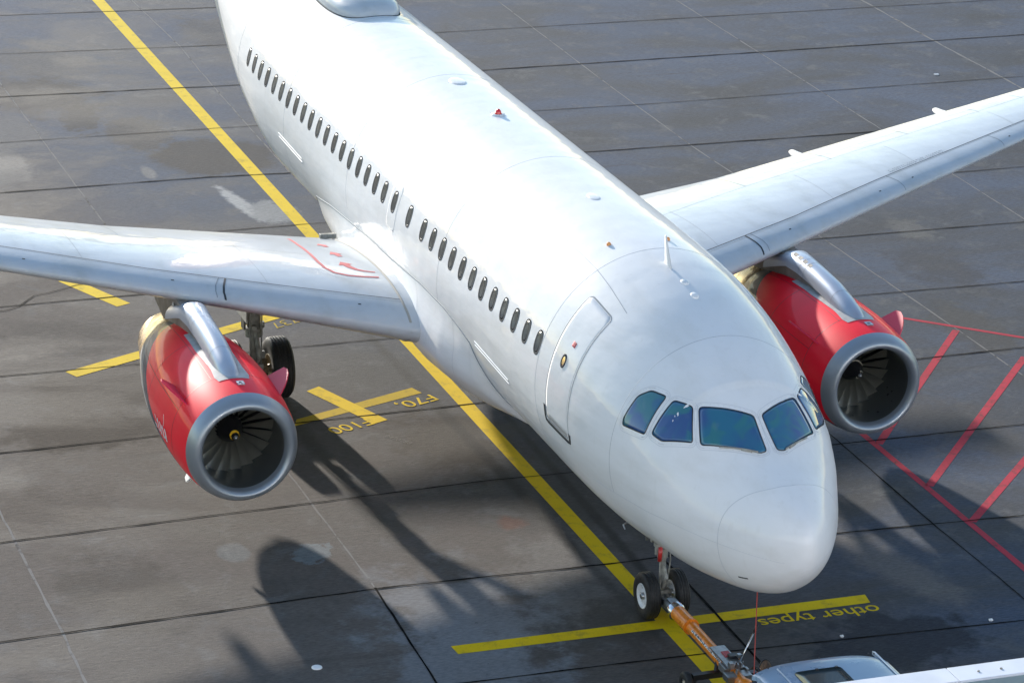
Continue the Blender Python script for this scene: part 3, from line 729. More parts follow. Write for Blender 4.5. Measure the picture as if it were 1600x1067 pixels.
for side in (1, -1):
    V = []
    for y in ys:
        V += [WP(y * side, c, True) for c in cc[::-1]] + [WP(y * side, c, False) for c in cc[1:-1]]
    k = len(cc) * 2 - 2; F = grid_faces(len(ys), k, True)
    if side < 0: F = [f[::-1] for f in F]
    F.append(tuple(range((len(ys) - 1) * k, len(ys) * k)))
    wg = obj('wing', V, F, M_wing, plane)
    sc = lambda y: float(np.interp(y, [1.9, 4.1, 6.2, 8.6, 12.8, 17], [.115, .130, .140, .175, .19, .21]))
    b = MB(); yl = np.linspace(2.15, 16.8, 40)
    for d, w_ in ((0, .020), (-.014, .006)): wing_line(b, [(y * side, sc(y) + d) for y in yl], w_)
    b.build('slat_gap', M_dark if side < 0 else mat('slat_gap_dark', (.06, .07, .085), .6), wg, True)
    b = MB()
    spy = np.linspace(3.1, 6.2, 10); wing_line(b, [(y * side, .52 + .045 * (y - 3.1)) for y in spy], .010); spy = np.linspace(6.2, 16, 20)
    wing_line(b, [(y * side, .665 + .003 * (y - 6.2)) for y in spy], .010)
    wing_line(b, [(y * side, .80) for y in np.linspace(6.3, 13.5, 16)], .008)
    for y in (6.25, 8.4, 10.4, 12.3, 13.5): wing_line(b, [(y * side, .668), (y * side, .99)], .012, 'chord')
    for y in (4.3, 7.3, 9.6, 12.4): wing_line(b, [(y * side, sc(y) + .01), (y * side, .60)], .006, 'chord')
    for y in (5.10, 8.75, 11.6, 14.3): wing_line(b, [(y * side, sc(y)), ((y + .12) * side, sc(y) * .5), ((y + .16) * side, .03), ((y + .16) * side, .005)], .014, 'chord')
    b.build('wing_panel_seam', M_seam, wg, True)
    b = MB(); wing_line(b, [(4.98 * side, sc(5)), (5.08 * side, sc(5) * .5), (5.12 * side, .03), (5.12 * side, .002)], .035, 'chord'); b.build('slat_end_gap', M_dark, wg, True)
    # small stencil rows and black lift points on the slats
    b = MB()
    for y0 in (8.9,):
        for i in range(26):
            for r_ in range(2):
                if random.random() < .85: wing_line(b, [((y0 + i * .058) * side, sc(y0) + .022 + r_ * .02), ((y0 + i * .058 + random.uniform(.02, .045)) * side, sc(y0) + .022 + r_ * .02)], .026, seg=2)
    b.build('wing_stencil', M_seam, wg, False)
    b = MB()
    for y0 in (2.9, 5.9, 8.3, 9.2, 12.0): wing_line(b, [(y0 * side, .06), ((y0 + .05) * side, .06)], .035, seg=2, off=.004)
    b.build('slat_marking', M_dark, wg, False)
    # flap track fairings
    for y, ln in ((4.55, .22), (8.35, .5), (12.0, .5)):
        x_te, z_te = te(y); V = []; n = 16
        st = [(-2.3, .01, .02), (-2.0, .10, .10), (-1.3, .17, .20), (-.5, .16, .22), (.0, .12, .13), (ln * .5, .10, .08), (ln * .95, .075, .045), (ln, .01, .02)]
        for dx, hw, hh in st:
            for j in range(n):
                t = 2 * math.pi * j / n; V.append((x_te + dx, y * side + hw * math.cos(t), z_te - .09 + .04 * dx * (dx < 0) * -1 * .3 - hh * .35 + hh * math.sin(t)))
        obj('flap_track_fairing', V, grid_faces(len(st), n, True), M_fair, wg)
    # wingtip fence
    a, za = le(17.0); V = []
    for z_, ch, sh in ((-.7, .35, 1.1), (-.3, .9, .6), (0, 1.35, .2), (.35, .9, .7), (.75, .4, 1.25)):
        for c, t in ((0, 0), (.3, .035), (.7, .03), (1, 0), (.7, -.03), (.3, -.035)): V.append((a + sh + c * ch - .1, (17.0 + t) * side, za + z_))
    obj('wingtip_fence', V, grid_faces(5, 6, True) + [tuple(range(6))[::-1], tuple(range(24, 30))], M_white, wg)
    b = MB()
    for up, cs_ in ((True, np.linspace(.97, .0, 60)), (False, np.linspace(0, .5, 24))):
        V = []
        for c in cs_:
            yr = float(np.interp(c, [0, .08, .2, .38, .6, .78, .97], [2.17, 2.16, 2.13, 2.08, 2.03, 1.97, 1.90]))
            for k_ in range(3): V.append(WP((yr + k_ * .022) * side, float(c)**1.0, up, .012 if k_ == 1 else .004))
        b.add(V, grid_faces(len(cs_), 3))
    b.build('root_seal', mat('root_seal_rubber', (.34, .33, .30), .7), wg, True)
    # red walkway line and arrows (starboard, as in the photo, and port)
    b = MB()
    wl = [(5.0, .985), (3.95, .90), (3.55, .80), (3.25, .68), (3.05, .56), (2.85, .49), (2.6, .455), (2.3, .44), (2.05, .435)]
    wl = [(3.10, .80), (3.02, .70), (2.97, .60), (2.92, .53), (2.80, .475), (2.62, .448), (2.40, .44), (2.15, .438)]
    def on_wing(pts, wd): 
        n = len(pts); V = []
        for i, (y, c) in enumerate(pts):
            pa = WP(pts[max(i - 1, 0)][0] * side, pts[max(i - 1, 0)][1]); pb = WP(pts[min(i + 1, n - 1)][0] * side, pts[min(i + 1, n - 1)][1]); t = pb - pa; t /= np.linalg.norm(t)
            ww = wd[i] if isinstance(wd, list) else wd; pn_ = np.array([-t[1], t[0], 0]) * ww / 2
            for s_ in (1, -1):
                q = WP(y * side, c, True, .004) + pn_ * s_; chd = te(abs(q[1]))[0] - le(abs(q[1]))[0]; V.append(WP(q[1], min(.995, (q[0] - le(abs(q[1]))[0]) / chd), True, .005))
        b.add(V, [(2 * i, 2 * i + 1, 2 * i + 3, 2 * i + 2) for i in range(n - 1)])
    WALK = [(2.93, .86), (3.01, .70), (3.05, .53), (3.08, .42), (3.07, .35), (2.98, .30), (2.77, .28), (2.5, .28), (2.26, .285)]
    pts = [Vector(p) for p in WALK]; fine = []
    for i in range(len(pts) - 1): fine += [tuple(pts[i].lerp(pts[i + 1], t / 5)) for t in range(5)]
    fine.append(tuple(pts[-1])); on_wing(fine, .06)
    on_wing([(2.24, .335), (2.42, .34), (2.53, .352), (2.60, .375), (2.63, .40), (2.632, .402), (2.67, .435)], [.05, .06, .09, .11, .13, .27, .01])
    on_wing([(2.54, .515), (2.565, .545), (2.567, .547), (2.60, .585)], [.10, .10, .25, .01])
    on_wing([(2.51, .68), (2.535, .71), (2.537, .712), (2.57, .745)], [.09, .09, .23, .01])
    b.build('walkway_marking', M_redm, wg, False)
    # rear root rubbing strip, dark hinge block
    MB().box((17.28, 2.02 * side, 2.66), (.05, .16, .045)).build('flap_hinge_block', M_gear, wg, False, .01)

# ------------------------------------------------------------------ engines
EX, EY, EZ = 9.33, 5.75, 1.755
OUT = [(0.0, .80), (.02, .845), (.07, .885), (.15, .925), (.27, .955), (.5, .99), (.9, 1.025), (1.4, 1.045), (2.0, 1.045), (2.6, 1.02), (3.2, .965), (3.8, .875), (4.3, .775), (4.62, .70)]
LIPN = 5
def blade_mesh():
    V = []; nr = 9; rs = np.linspace(.20, .776, nr)
    for r in rs:
        f = (r - .20) / .565; tw = R(28 + 34 * f); ch = .17 + .10 * f
        for k in range(6):
            u = (k / 5 - .5) * ch; cb = .02 * math.sin(math.pi * k / 5)
            dx = u * math.cos(tw) + cb * math.sin(tw); dt = -(u * math.sin(tw) - cb * math.cos(tw)) - .05 * f * f
            a = dt / r
            V.append((dx, r * math.sin(a), r * math.cos(a)))
    n0 = len(V)
    V2 = [(v[0] + .008, v[1], v[2]) for v in V]
    F = grid_faces(nr, 6); F2 = [tuple(i + n0 for i in f[::-1]) for f in F]
    return me_from(V + V2, F + F2, 'fan_blade')
BM = blade_mesh(); BM.materials.append(M_blade); BM.polygons.foreach_set('use_smooth', [True] * len(BM.polygons))
FD = .32
def engine(side):
    eng = MB().lathe(OUT[LIPN - 1:] + [(4.60, .68)], n=96).build('engine', M_cowl, plane, True)
    eng.location = (EX, EY * side, EZ); eng.rotation_euler = (0, R(-.3), 0)
    inner = [(.005, .775), (.03, .74), (.09, .715), (.16, .70)]
    MB().lathe(inner[::-1] + OUT[:LIPN], n=96).build('inlet_lip', M_lip, eng, True)
    MB().lathe([(.16, .7001), (.30, .705), (.6, .73), (.95, .765), (1.24, .78)][::-1], n=96).build('inlet_duct', M_duct, eng, True)
    if side < 0:
        b = MB()
        for k in range(14):
            th = R(200 + random.uniform(0, 140)); xx = random.uniform(.35, .85); r = float(np.interp(xx, [.16, .3, .6, .95, 1.24], [.70, .705, .73, .765, .78])) - .003; d = random.uniform(.012, .03)
            V = [(xx + a, r * math.cos(th + c), r * math.sin(th + c)) for a, c in ((-d, -d), (d, -d), (d, d), (-d, d))]; b.add(V, [(0, 1, 2, 3)])
        b.build('duct_patch', M_black, eng, False)
    MB().lathe([(1.28, .785), (1.32, .20), (1.6, .05)], n=64).build('fan_shroud', M_black, eng, True)
    MB().lathe([(1.24, .78), (1.245, .772), (1.28, .772), (1.29, .785)], n=96).build('fan_rub_strip', mat('rub_strip', (.05, .06, .05), .4), eng, True)
    for k in range(22):
        o = bpy.data.objects.new('fan_blade', BM); C.objects.link(o); o.parent = eng; o.location = (.80 + FD, 0, 0); o.rotation_euler = (2 * math.pi * k / 22 + .1, 0, 0)
    sp = [(.30, .001), (.31, .02), (.42, .085), (.58, .165), (.70, .215), (.78, .235), (.86, .24)]; sp = [(a + FD, r) for a, r in sp]
    MB().lathe(sp, n=48).build('spinner', M_black, eng, True)
    MB().lathe([(.292 + FD, .001), (.30 + FD, .022), (.335 + FD, .043)], n=20).build('spinner_tip', M_steel, eng, True)
    def spr(x): return float(np.interp(x, [a for a, _ in sp], [r for _, r in sp])) + .004
    b = MB(); V = []; n = 40
    for i in range(n):
        th = R(-60 + 300 * i / (n - 1)) if side > 0 else R(100 + 230 * i / (n - 1))
        c_ = FD + .37 + .08 * math.sin(math.pi * i / (n - 1)) * .3; w_ = .035 * math.sin(math.pi * (i + .5) / n) + .008
        for x_ in (c_, c_ + w_): V.append((x_, spr(x_) * math.cos(th), spr(x_) * math.sin(th)))
    b.add(V, grid_faces(n, 2)); b.build('spinner_marking', M_yring if side > 0 else M_wring, eng, True); b = MB()
    V = []
    for i in range(n):
        th = R(200 + 70 * i / (n - 1)) if side > 0 else R(70 + 160 * i / (n - 1)); c_ = .60 + FD
        for x_ in (c_, c_ + (.02 if side > 0 else .04) * math.sin(math.pi * (i + .5) / n) + .006): V.append((x_, spr(x_) * math.cos(th), spr(x_) * math.sin(th)))
    b.add(V, grid_faces(n, 2)); b.build('spinner_marking', M_yring if side > 0 else M_wring, eng, True)
    b = MB()
    for i in range(11):
        th = 2 * math.pi * i / 11 + .2; b.box((.835 + FD, .222 * math.cos(th), .222 * math.sin(th)), (.012, .012, .012))
    b.build('spinner_bolt', M_steel, eng)
    noz = MB().lathe([(4.55, .69), (4.60, .697), (4.85, .655), (5.2, .585), (5.52, .525), (5.54, .515), (5.50, .505), (5.0, .60)], n=80).build('exhaust_nozzle', M_gold, eng, True)
    MB().lathe([(4.9, .6), (5.2, .25), (5.6, .10), (5.72, .01)], n=32).build('tail_cone', M_brace, noz, True)
    # cowl seams
    def rr(x): return float(np.interp(x, [a for a, _ in OUT], [r for _, r in OUT]))
    b = MB()
    for x in (.95, 2.65):
        b.lathe([(x, rr(x) + .002), (x + .010, rr(x + .01) + .002)], n=96)
    for th in (90 + 20, 90 - 20, 90 + 62, 90 - 62):
        V = []
        for x in np.linspace(.95, 4.2, 24):
            for d in (0, .007):
                t = R(th) + d; V.append((x, (rr(x) + .003) * math.cos(t), (rr(x) + .003) * math.sin(t)))
        b.add(V, grid_faces(24, 2))
    b.build('cowl_seam', mat('cowl_seam_dark', (.12, .01, .015), .5), eng, True)
    # strakes on both flanks
    for s2 in (1, -1):
        th0 = R(90 - 52 * s2); V = []
        pr = [(.62, 0.0), (.86, .0), (1.05, .20), (1.28, .33), (1.50, .36), (1.62, .30), (1.66, .0)]
        bot_ = [(x, rr(x) - .02) for x in np.linspace(.80, 1.66, 7)]
        top_ = [(x, rr(x) + h) for x, h in zip(np.linspace(.80, 1.66, 7), (.0, .14, .24, .31, .34, .31, .0))]
        V = []
        for d in (-.012, .012):
            for x, r in bot_ + top_:
                V.append((x, r * math.cos(th0) - d * math.sin(th0), r * math.sin(th0) + d * math.cos(th0)))
        F = [(i, i + 1, 8 + i, 7 + i) for i in range(6)] + [(14 + 7 + i, 14 + 8 + i, 14 + i + 1, 14 + i) for i in range(6)] + [(7 + i, 8 + i, 22 + i, 21 + i) for i in range(6)]
        obj('strake', V, F, M_strake, eng, False)
    # top fitting
    pz = rr(.55)
    MB().box((.60, -.06, pz + .004), (.075, .06, .012)).build('latch_panel', M_lip, eng)
    MB().box((.60, -.06, pz + .012), (.028, .025, .008)).build('vent_hole', M_black, eng)
    # drain mast
    V = [(1.30, .0, -1.03), (1.60, .0, -1.03), (1.56, 0, -1.20), (1.42, 0, -1.23)]
    V = [(x, (-z * .53 + d * .85) * side, z * .85 + d * .53) for d in (-.018, .018) for x, y, z in V]
    obj('drain_mast', V, [(0, 1, 2, 3), (7, 6, 5, 4), (0, 4, 5, 1), (1, 5, 6, 2), (2, 6, 7, 3), (3, 7, 4, 0)], M_drain, eng, False)
    # white lettering block on the outer flank: a short slanted word and a thin stroke
    b = MB(); th0 = R(-6 if side > 0 else 186); sg = 1 if side > 0 else -1
    def pq(x, a): t = th0 + sg * a; return (x, (rr(x) + .005) * math.cos(t), (rr(x) + .005) * math.sin(t))
    for i in range(5):
        x0 = 1.25 + i * .17
        b.add([pq(x0, -.10), pq(x0 + .07, -.10), pq(x0 + .15, .10), pq(x0 + .08, .10)], [(0, 1, 2, 3)])
        if i % 2 == 0: b.add([pq(x0 + .05, -.07), pq(x0 + .13, -.07), pq(x0 + .14, -.03), pq(x0 + .06, -.03)], [(0, 1, 2, 3)])
        else: b.add([pq(x0 + .08, .07), pq(x0 + .16, .07), pq(x0 + .15, .03), pq(x0 + .07, .03)], [(0, 1, 2, 3)])
    b.add([pq(1.42, .12), pq(1.44, .12), pq(1.50, .30), pq(1.48, .30)], [(0, 1, 2, 3)])
    b.build('cowl_lettering', M_drain, eng, False)
    # ---- pylon
    st = [ # x, ztop, half width, z where the side starts
     (10.28, 2.90, .05, 2.7), (10.36, 2.99, .14, 2.7), (10.55, 3.07, .185, 2.72), (10.9, 3.15, .20, 2.75), (11.4, 3.22, .20, 2.80), (12.0, 3.27, .20, 2.85), (12.6, 3.30, .21, 2.90), (13.0, 3.30, .24, 2.90), (13.3, 3.20, .245, 2.90), (13.6, 3.09, .26, 2.88), (13.9, 2.98, .28, 2.85)]
    st = [(x - .16, zt - .12 - .04 * (x < 11), hw * 1.06, (zb - .14) if x < 10.9 else zt - .40) for x, zt, hw, zb in st]
    V = []; n = 15
    for x, zt, hw, zb in st:
        for j in range(n):
            t = math.pi * j / (n - 1); V.append((x, EY * side + hw * math.cos(t), zb + (zt - zb) * math.sin(t)**.75))
    F = grid_faces(len(st), n) + [tuple(range(n))]
    if side: pass
    py = obj('pylon', V, F, M_pyl, plane)
    V = []
    sdw = [(11.0, 2.5, 2.76, .11), (11.6, 2.5, 2.82, .15), (12.4, 2.5, 3.0, .16), (13.4, 2.4, 3.05, .17), (14.3, 2.35, 3.08, .17), (15.2, 2.45, 3.05, .13), (16.2, 2.72, 2.95, .04)]
    for x, z0, z1, hw in sdw: V += [(x, EY * side - hw, z0), (x, EY * side - hw, z1), (x, EY * side + hw, z1), (x, EY * side + hw, z0)]
    F = grid_faces(len(sdw), 4, True) + [(0, 1, 2, 3)]
    obj('pylon_side_wall', V, F, M_pylside, py, False)
    b = MB()
    for x in (13.55,):
        for s2 in (1, -1): b.lathe([(0, .095), (.008, .09), (.01, .001)], (0, 0, 0), 'y', 24); b.V[-72:] = [(v[0] * 1.0 + x, (.19 + v[1] * .5) * s2 + EY * side, v[2] * 1.4 + 2.82) for v in b.V[-72:]]
    b.build('pylon_vent', M_door, py, True)
    def pp_(xx, t): zt = float(np.interp(xx, [s[0] for s in st], [s[1] for s in st])); hw = float(np.interp(xx, [s[0] for s in st], [s[2] for s in st])) + .004; zb = float(np.interp(xx, [s[0] for s in st], [s[3] for s in st])); return (xx, EY * side + hw * math.cos(R(t)), zb + (zt - zb + .004) * math.sin(R(t))**.75)
    for i in range(4):
        x = 12.05 + i * .20
        MB().add([pp_(x, 50), pp_(x + .13, 50), pp_(x + .13, 70), pp_(x, 70)], [(0, 1, 2, 3)]).build('louvre', M_brace, py)
    b = MB()
    for x in (10.95, 12.15, 12.35):
        V = []
        for xx in (x, x + .008):
            for j in range(0, 181, 10): V.append(pp_(xx, j))
        b.add(V, grid_faces(2, 19))
    b.build('pylon_seam', M_seam, py, True)
    # pale apron panel where pylon meets cowl
    V = []
    xa = np.linspace(.78, 3.2, 16)
    for x in xa:
        hw = float(np.interp(x, [.78, .9, 1.3, 2.2, 3.2], [.26, .30, .27, .30, .26]))
        for j in range(-6, 7): a = R(90) + hw * j / 6 / rr(x); V.append((x, (rr(x) + .006) * math.cos(a), (rr(x) + .006) * math.sin(a)))
    obj('pylon_apron', V, grid_faces(16, 13), M_door, eng)
    return eng
for side in (1, -1): engine(side)

# ------------------------------------------------------------------ landing gear
def tyre(parent, c, r, w, rim_m, rim_r, groove=4, out=1):
    """c in parent space; axis y"""
    prof = [(-w * .42, rim_r), (-w * .47, rim_r * 1.08), (-w * .5, r * .80), (-w * .47, r * .90), (-w * .38, r * .965)]
    gs = np.linspace(-w * .30, w * .30, groove)
    for g_ in gs:
        prof += [(g_ - w * .022, r * .992), (g_ - w * .012, r * .975), (g_ + w * .012, r * .975), (g_ + w * .022, r * .992)]
    prof += [(w * .38, r * .965), (w * .47, r * .90), (w * .5, r * .80), (w * .47, rim_r * 1.08), (w * .42, rim_r)]
    MB().lathe(prof, c, 'y', 64).build('tyre', M_tyre, parent, True)
    for s_ in (1, -1):
        rm = MB().lathe([(s_ * w * .42, rim_r * 1.02), (s_ * w * .46, rim_r), (s_ * w * .45, rim_r * .93), (s_ * w * .32, rim_r * .86), (s_ * w * .26, rim_r * .6), (s_ * w * .30, rim_r * .35), (s_ * w * .30, .002)], c, 'y', 40)
        rm.build('wheel_rim', rim_m, parent, True)
        hb = MB().lathe([(s_ * w * .30, rim_r * .30), (s_ * w * .48, rim_r * .26), (s_ * w * .52, rim_r * .18), (s_ * w * .52, .002)], c, 'y', 24)
        for k in range(6):
            a = 2 * math.pi * k / 6; hb.lathe([(s_ * w * .27, rim_r * .085), (s_ * w * .292, .001)], (c[0] + rim_r * .66 * math.cos(a), c[1], c[2] + rim_r * .66 * math.sin(a)), 'y', 10)
        hb.build('wheel_hub', M_steel if rim_m is M_whub else M_bhub, parent, True)
ng = MB()
ng.tube([(5.07, 0, .38), (5.12, 0, 1.15)], .055, 16); ng.tube([(5.12, 0, 1.0), (5.22, 0, 2.1)], .085, 16)
ng.tube([(5.07, -.30, .38), (5.07, .30, .38)], .05, 12)
ng.tube([(5.12, .0, 1.25), (6.0, 0, 2.0)], .045, 10); ng.tube([(5.10, 0, .95), (4.93, 0, .72), (5.06, 0, .48)], .035, 8)
ng.box((5.1, 0, 1.28), (.10, .13, .10)); ng.box((5.14, 0, 1.62), (.08, .16, .06)); ng.tube([(5.05, .13, 1.1), (5.05, .13, 1.55)], .04, 10)
ng.box((5.07, 0, .40), (.12, .10, .09)); ng.tube([(5.2, -.18, 1.3), (5.2, .18, 1.3)], .05, 10)
ng.tube([(5.0, .06, .5), (5.0, .09, .9), (5.05, .07, 1.4), (5.1, .05, 1.8)], .012, 6); ng.tube([(5.02, -.05, .5), (4.98, -.08, 1.0), (5.05, -.06, 1.7)], .012, 6)
ng.tube([(5.16, .12, 1.75), (5.2, .30, 1.9)], .03, 8); ng.tube([(5.16, -.12, 1.75), (5.2, -.30, 1.9)], .03, 8)
nose_gear = ng.build('nose_gear', M_gear, plane, auto=True)
for s in (1, -1): tyre(nose_gear, (5.07, .25 * s, .385), .385, .225, M_whub, .205)
for s in (1, -1):
    MB().lathe([(-.07, .03), (-.05, .07), (.0, .085), (.01, .08), (.012, .001)], (0, 0, 0), 'x', 20).build('taxi_light', M_chrome, nose_gear, True).location = (4.98, .21 * s, 1.66)
MB().tube([(5.0, .10, 1.0), (4.98, .10, 1.24)], .035, 14).tube([(4.98, .10, 1.30), (4.98, .10, 1.36)], .03, 10).build('red_steering_cylinder', mat('red_hydraulic', (.55, .03, .03), .35, coat=.4), nose_gear, True)
for s in (1, -1): MB().box((5.75, .33 * s, 1.72), (.55, .012, .20), Matrix.Rotation(R(-12 * s), 3, 'X')).build('gear_door', M_white, nose_gear, bevel=.01)
MB().box((5.30, 0.13, 1.42), (.012, .12, .16), Matrix.Rotation(R(20), 3, 'Y')).build('torque_plate', M_brace, nose_gear)
b = MB()
for k in range(14):
    b.tube([(5.08 + random.uniform(-.08, .1), random.uniform(-.12, .12), random.uniform(1.2, 1.5)), (5.1 + random.uniform(-.1, .12), random.uniform(-.2, .2), random.uniform(1.5, 2.0))], .010, 6)
b.build('hydraulic_hose', M_brace, nose_gear, True)

for side in (1, -1):
    X, Y = 16.02, 3.80
    mg = MB(); s = side
    mg.tube([(X, Y * s, .55), (X + .02, Y * s, 1.45)], .085, 18); mg.tube([(X + .02, Y * s, 1.25), (X + .05, Y * s, 3.0)], .13, 18)
    mg.tube([(X, (Y - .6) * s, .575), (X, (Y + .6) * s, .575)], .07, 14)
    mg.lathe([(1.24, .13), (1.25, .165), (1.42, .165), (1.43, .13)], (X + .02, Y * s, 0), 'z', 24)
    mg.lathe([(1.95, .13), (1.96, .175), (2.12, .175), (2.13, .13)], (X + .03, Y * s, 0), 'z', 24)
    mg.tube([(X - .12, Y * s, 1.35), (X - .38, Y * s, .98), (X - .1, Y * s, .62)], .045, 8)
    mg.tube([(X - .15, (Y + .1) * s, .65), (X - .16, (Y + .12) * s, 1.3), (X - .1, (Y + .12) * s, 2.7)], .016, 6)
    mg.tube([(X - .14, (Y - .1) * s, .65), (X - .17, (Y - .1) * s, 1.4), (X - .08, (Y - .13) * s, 2.6)], .014, 6)
    mg.box((X - .05, Y * s, .62), (.16, .13, .12)); mg.box((X - .12, (Y - .16) * s, 1.95), (.07, .1, .08)); mg.box((X - .1, (Y - .1) * s, 2.3), (.08, .06, .05))
    for k in range(16):
        a = random.uniform(0, 6.28); z = random.uniform(.6, 2.2); mg.box((X + .17 * math.cos(a), Y * s + .17 * math.sin(a), z), (random.uniform(.02, .05), random.uniform(.02, .05), random.uniform(.02, .07)))
    main_gear = mg.build('main_gear', M_gear, plane, auto=True)
    for d in (-.465, .465): tyre(main_gear, (X, (Y + d) * s, .585), .585, .41, M_bhub, .27, 5)
    MB().tube([(X, (Y - .22) * s, .585), (X, (Y + .22) * s, .585)], .22, 24).build('brake_pack', M_bhub, main_gear, True)
    rot = None
    b = MB(); b.tube([(X - .05, (Y - .15) * s, 2.0), (X - .05, 2.25 * s, 2.82)], .07, 8); b.tube([(X + .12, (Y - .15) * s, 2.0), (X + .12, 2.25 * s, 2.82)], .07, 8)
    b.box((X + .03, 3.0 * s, 2.40), (.10, .60, .02), Matrix.Rotation(R(-27 * s), 3, 'X')); b.build('side_brace', M_brace, main_gear)
    b = MB(); b.box((X - .02, (Y + .24) * s, 2.30), (.36, .012, .66)); b.build('gear_leg_door', M_door, main_gear, bevel=.01)
    b = MB(); b.box((X + .02, (Y + .20) * s, 1.55), (.10, .02, .14)); b.box((X - .1, (Y + .18) * s, 2.3), (.02, .04, .5)); b.build('door_bracket', M_brace, main_gear)

# ------------------------------------------------------------------ tail
V = []
for z, x0, x1, t in ((5.6, 26.4, 32.4, .18), (6.2, 27.4, 32.7, .17), (8.5, 29.6, 33.4, .13), (11.3, 32.0, 34.2, .07), (11.76, 32.6, 34.3, .04)):
    for c in np.linspace(0, 1, 9): V.append((x0 + (x1 - x0) * c, t * 4 * c**.6 * (1 - c) * .8, z))
    for c in np.linspace(1, 0, 9)[1:-1]: V.append((x0 + (x1 - x0) * c, -t * 4 * c**.6 * (1 - c) * .8, z))
obj('tail_fin', V, grid_faces(5, 16, True) + [tuple(range(64, 80))], M_strake, plane)
for side in (1, -1):
    V = []
    for y, x0, x1, z, t in ((.3, 29.2, 32.6, 4.9, .12), (3, 30.8, 33.4, 5.15, .09), (6.2, 32.7, 34.3, 5.5, .05)):
        for c in np.linspace(0, 1, 9): V.append((x0 + (x1 - x0) * c, y * side, z + t * 4 * c**.6 * (1 - c) * .8))
        for c in np.linspace(1, 0, 9)[1:-1]: V.append((x0 + (x1 - x0) * c, y * side, z - t * 4 * c**.6 * (1 - c) * .8))
    obj('tailplane', V, grid_faces(3, 16, True) + [tuple(range(32, 48))], M_wing, plane)

# nose probes
for s in (1, -1):
    q = np.array(FP(3.72, 137 * s, 0)).ravel(); MB().tube([q, q + (0, .07 * s, -.03), q + (-.12, .09 * s, -.05)], [.02, .014, .01], 8).build('pitot_probe', M_steel, plane, True)
    b = MB(); add_ring(b, [xs_(.75, 129 * s, 1.), xs_(.60, 131 * s, 1.)], .03, .004, 1., closed=False); b.build('small_dark_slot', M_dark, plane)
q = np.array(FP(3.0, 165, 0)).ravel(); MB().tube([q, q + (0, 0, -.16)], [.02, .012], 8).build('drain_pipe', M_chrome, plane, True)

# ------------------------------------------------------------------ tow bar
tb = empty('tow_bar', (4.6, .05, 0)); tag(tb, 'orange tow bar with small wheels joined to the nose gear', 'tow bar')
def T(x, y, z): return (x - 4.6, y - .05, z)
MB().tube([T(4.28, .06, .42), T(3.72, .07, .44)], .125, 20).tube([T(3.72, .07, .44), T(3.68, .07, .44)], [.135, .135], 20).build('tube', M_orange, tb, auto=True)
MB().tube([T(3.68, .07, .44), T(1.35, .12, .47)], .098, 20).build('tube', M_orange, tb, auto=True)
cb = MB().tube([T(4.36, .06, .42), T(4.28, .06, .42), T(4.24, .06, .42)], [.15, .15, .13], 20); cb.build('collar', M_chrome, tb, auto=True)
b = MB().tube([T(4.62, .05, .41), T(4.34, .06, .42)], .105, 14).box(T(4.75, .10, .40), (.14, .025, .06)).box(T(4.75, -.0, .40), (.14, .025, .06)).box(T(4.5, .05, .48), (.10, .07, .05)).tube([T(4.92, -.12, .39), T(4.92, .22, .39)], .03, 10)
b.build('tow_head', M_steel, tb, auto=True)
V = []
for x in np.linspace(3.45, 2.25, 12):
    for a in (22, 42): V.append(T(x, .075 + (3.7 - x) * .02 + .101 * math.cos(R(a)), .442 + (3.7 - x) * .013 + .101 * math.sin(R(a))))
lb_ = obj('tube_label', V, grid_faces(12, 2), None, tb)
m_, nt_, p_ = newmat('black_and_white_label')
tc_n = N(nt_, 'ShaderNodeTexCoord').outputs['Object']; mp_ = N(nt_, 'ShaderNodeMapping'); nt_.links.new(tc_n, mp_.inputs[0]); mp_.inputs['Scale'].default_value = (22, 60, 30)
f_ = rng_map(nt_, noise(nt_, mp_.outputs[0], 1.2, 2), .47, .53, 0, 1); nt_.links.new(mix(nt_, f_, (.7, .7, .7), (.05, .05, .05)), p_.inputs['Base Color'])
lb_.data.materials.append(m_)
b = MB().box(T(2.25, .10, .60), (.36, .12, .012)).box(T(2.02, .10, .52), (.12, .17, .05)).box(T(1.75, .12, .50), (.10, .20, .05))
for k in range(12): b.box(T(random.uniform(1.65, 2.2), .1 + random.uniform(-.18, .18), random.uniform(.5, .68)), (random.uniform(.02, .05), random.uniform(.01, .04), random.uniform(.02, .05)))
for k in range(4): b.tube([T(1.9, .12 + .05 * k - .1, .55), T(1.8, .12 + .05 * k - .1, .72)], .012, 6)
b.build('carriage', M_steel, tb, auto=True)
MB().box(T(2.30, .07, .618), (.09, .06, .006)).build('red_plate', M_redm, tb)
MB().box(T(2.18, .02, .635), (.06, .07, .022)).build('black_grip', M_black, tb, bevel=.008)
MB().tube([T(2.0, -.02, .6), T(2.12, -.28, 1.02)], .014, 8).build('lever', M_chrome, tb, True)
MB().tube([T(2.12, -.28, 1.02), T(2.15, -.345, 1.13)], .024, 10).build('lever_grip', M_black, tb, True)
MB().box(T(2.30, .36, .30), (.05, .26, .045)).tube([T(2.45, .14, .50), T(2.33, .22, .32)], .035, 8).tube([T(2.30, .55, .22), T(2.30, .72, .19)], .022, 8).box(T(2.12, -.2, .32), (.05, .16, .04)).build('axle_arm', M_black, tb, auto=True)
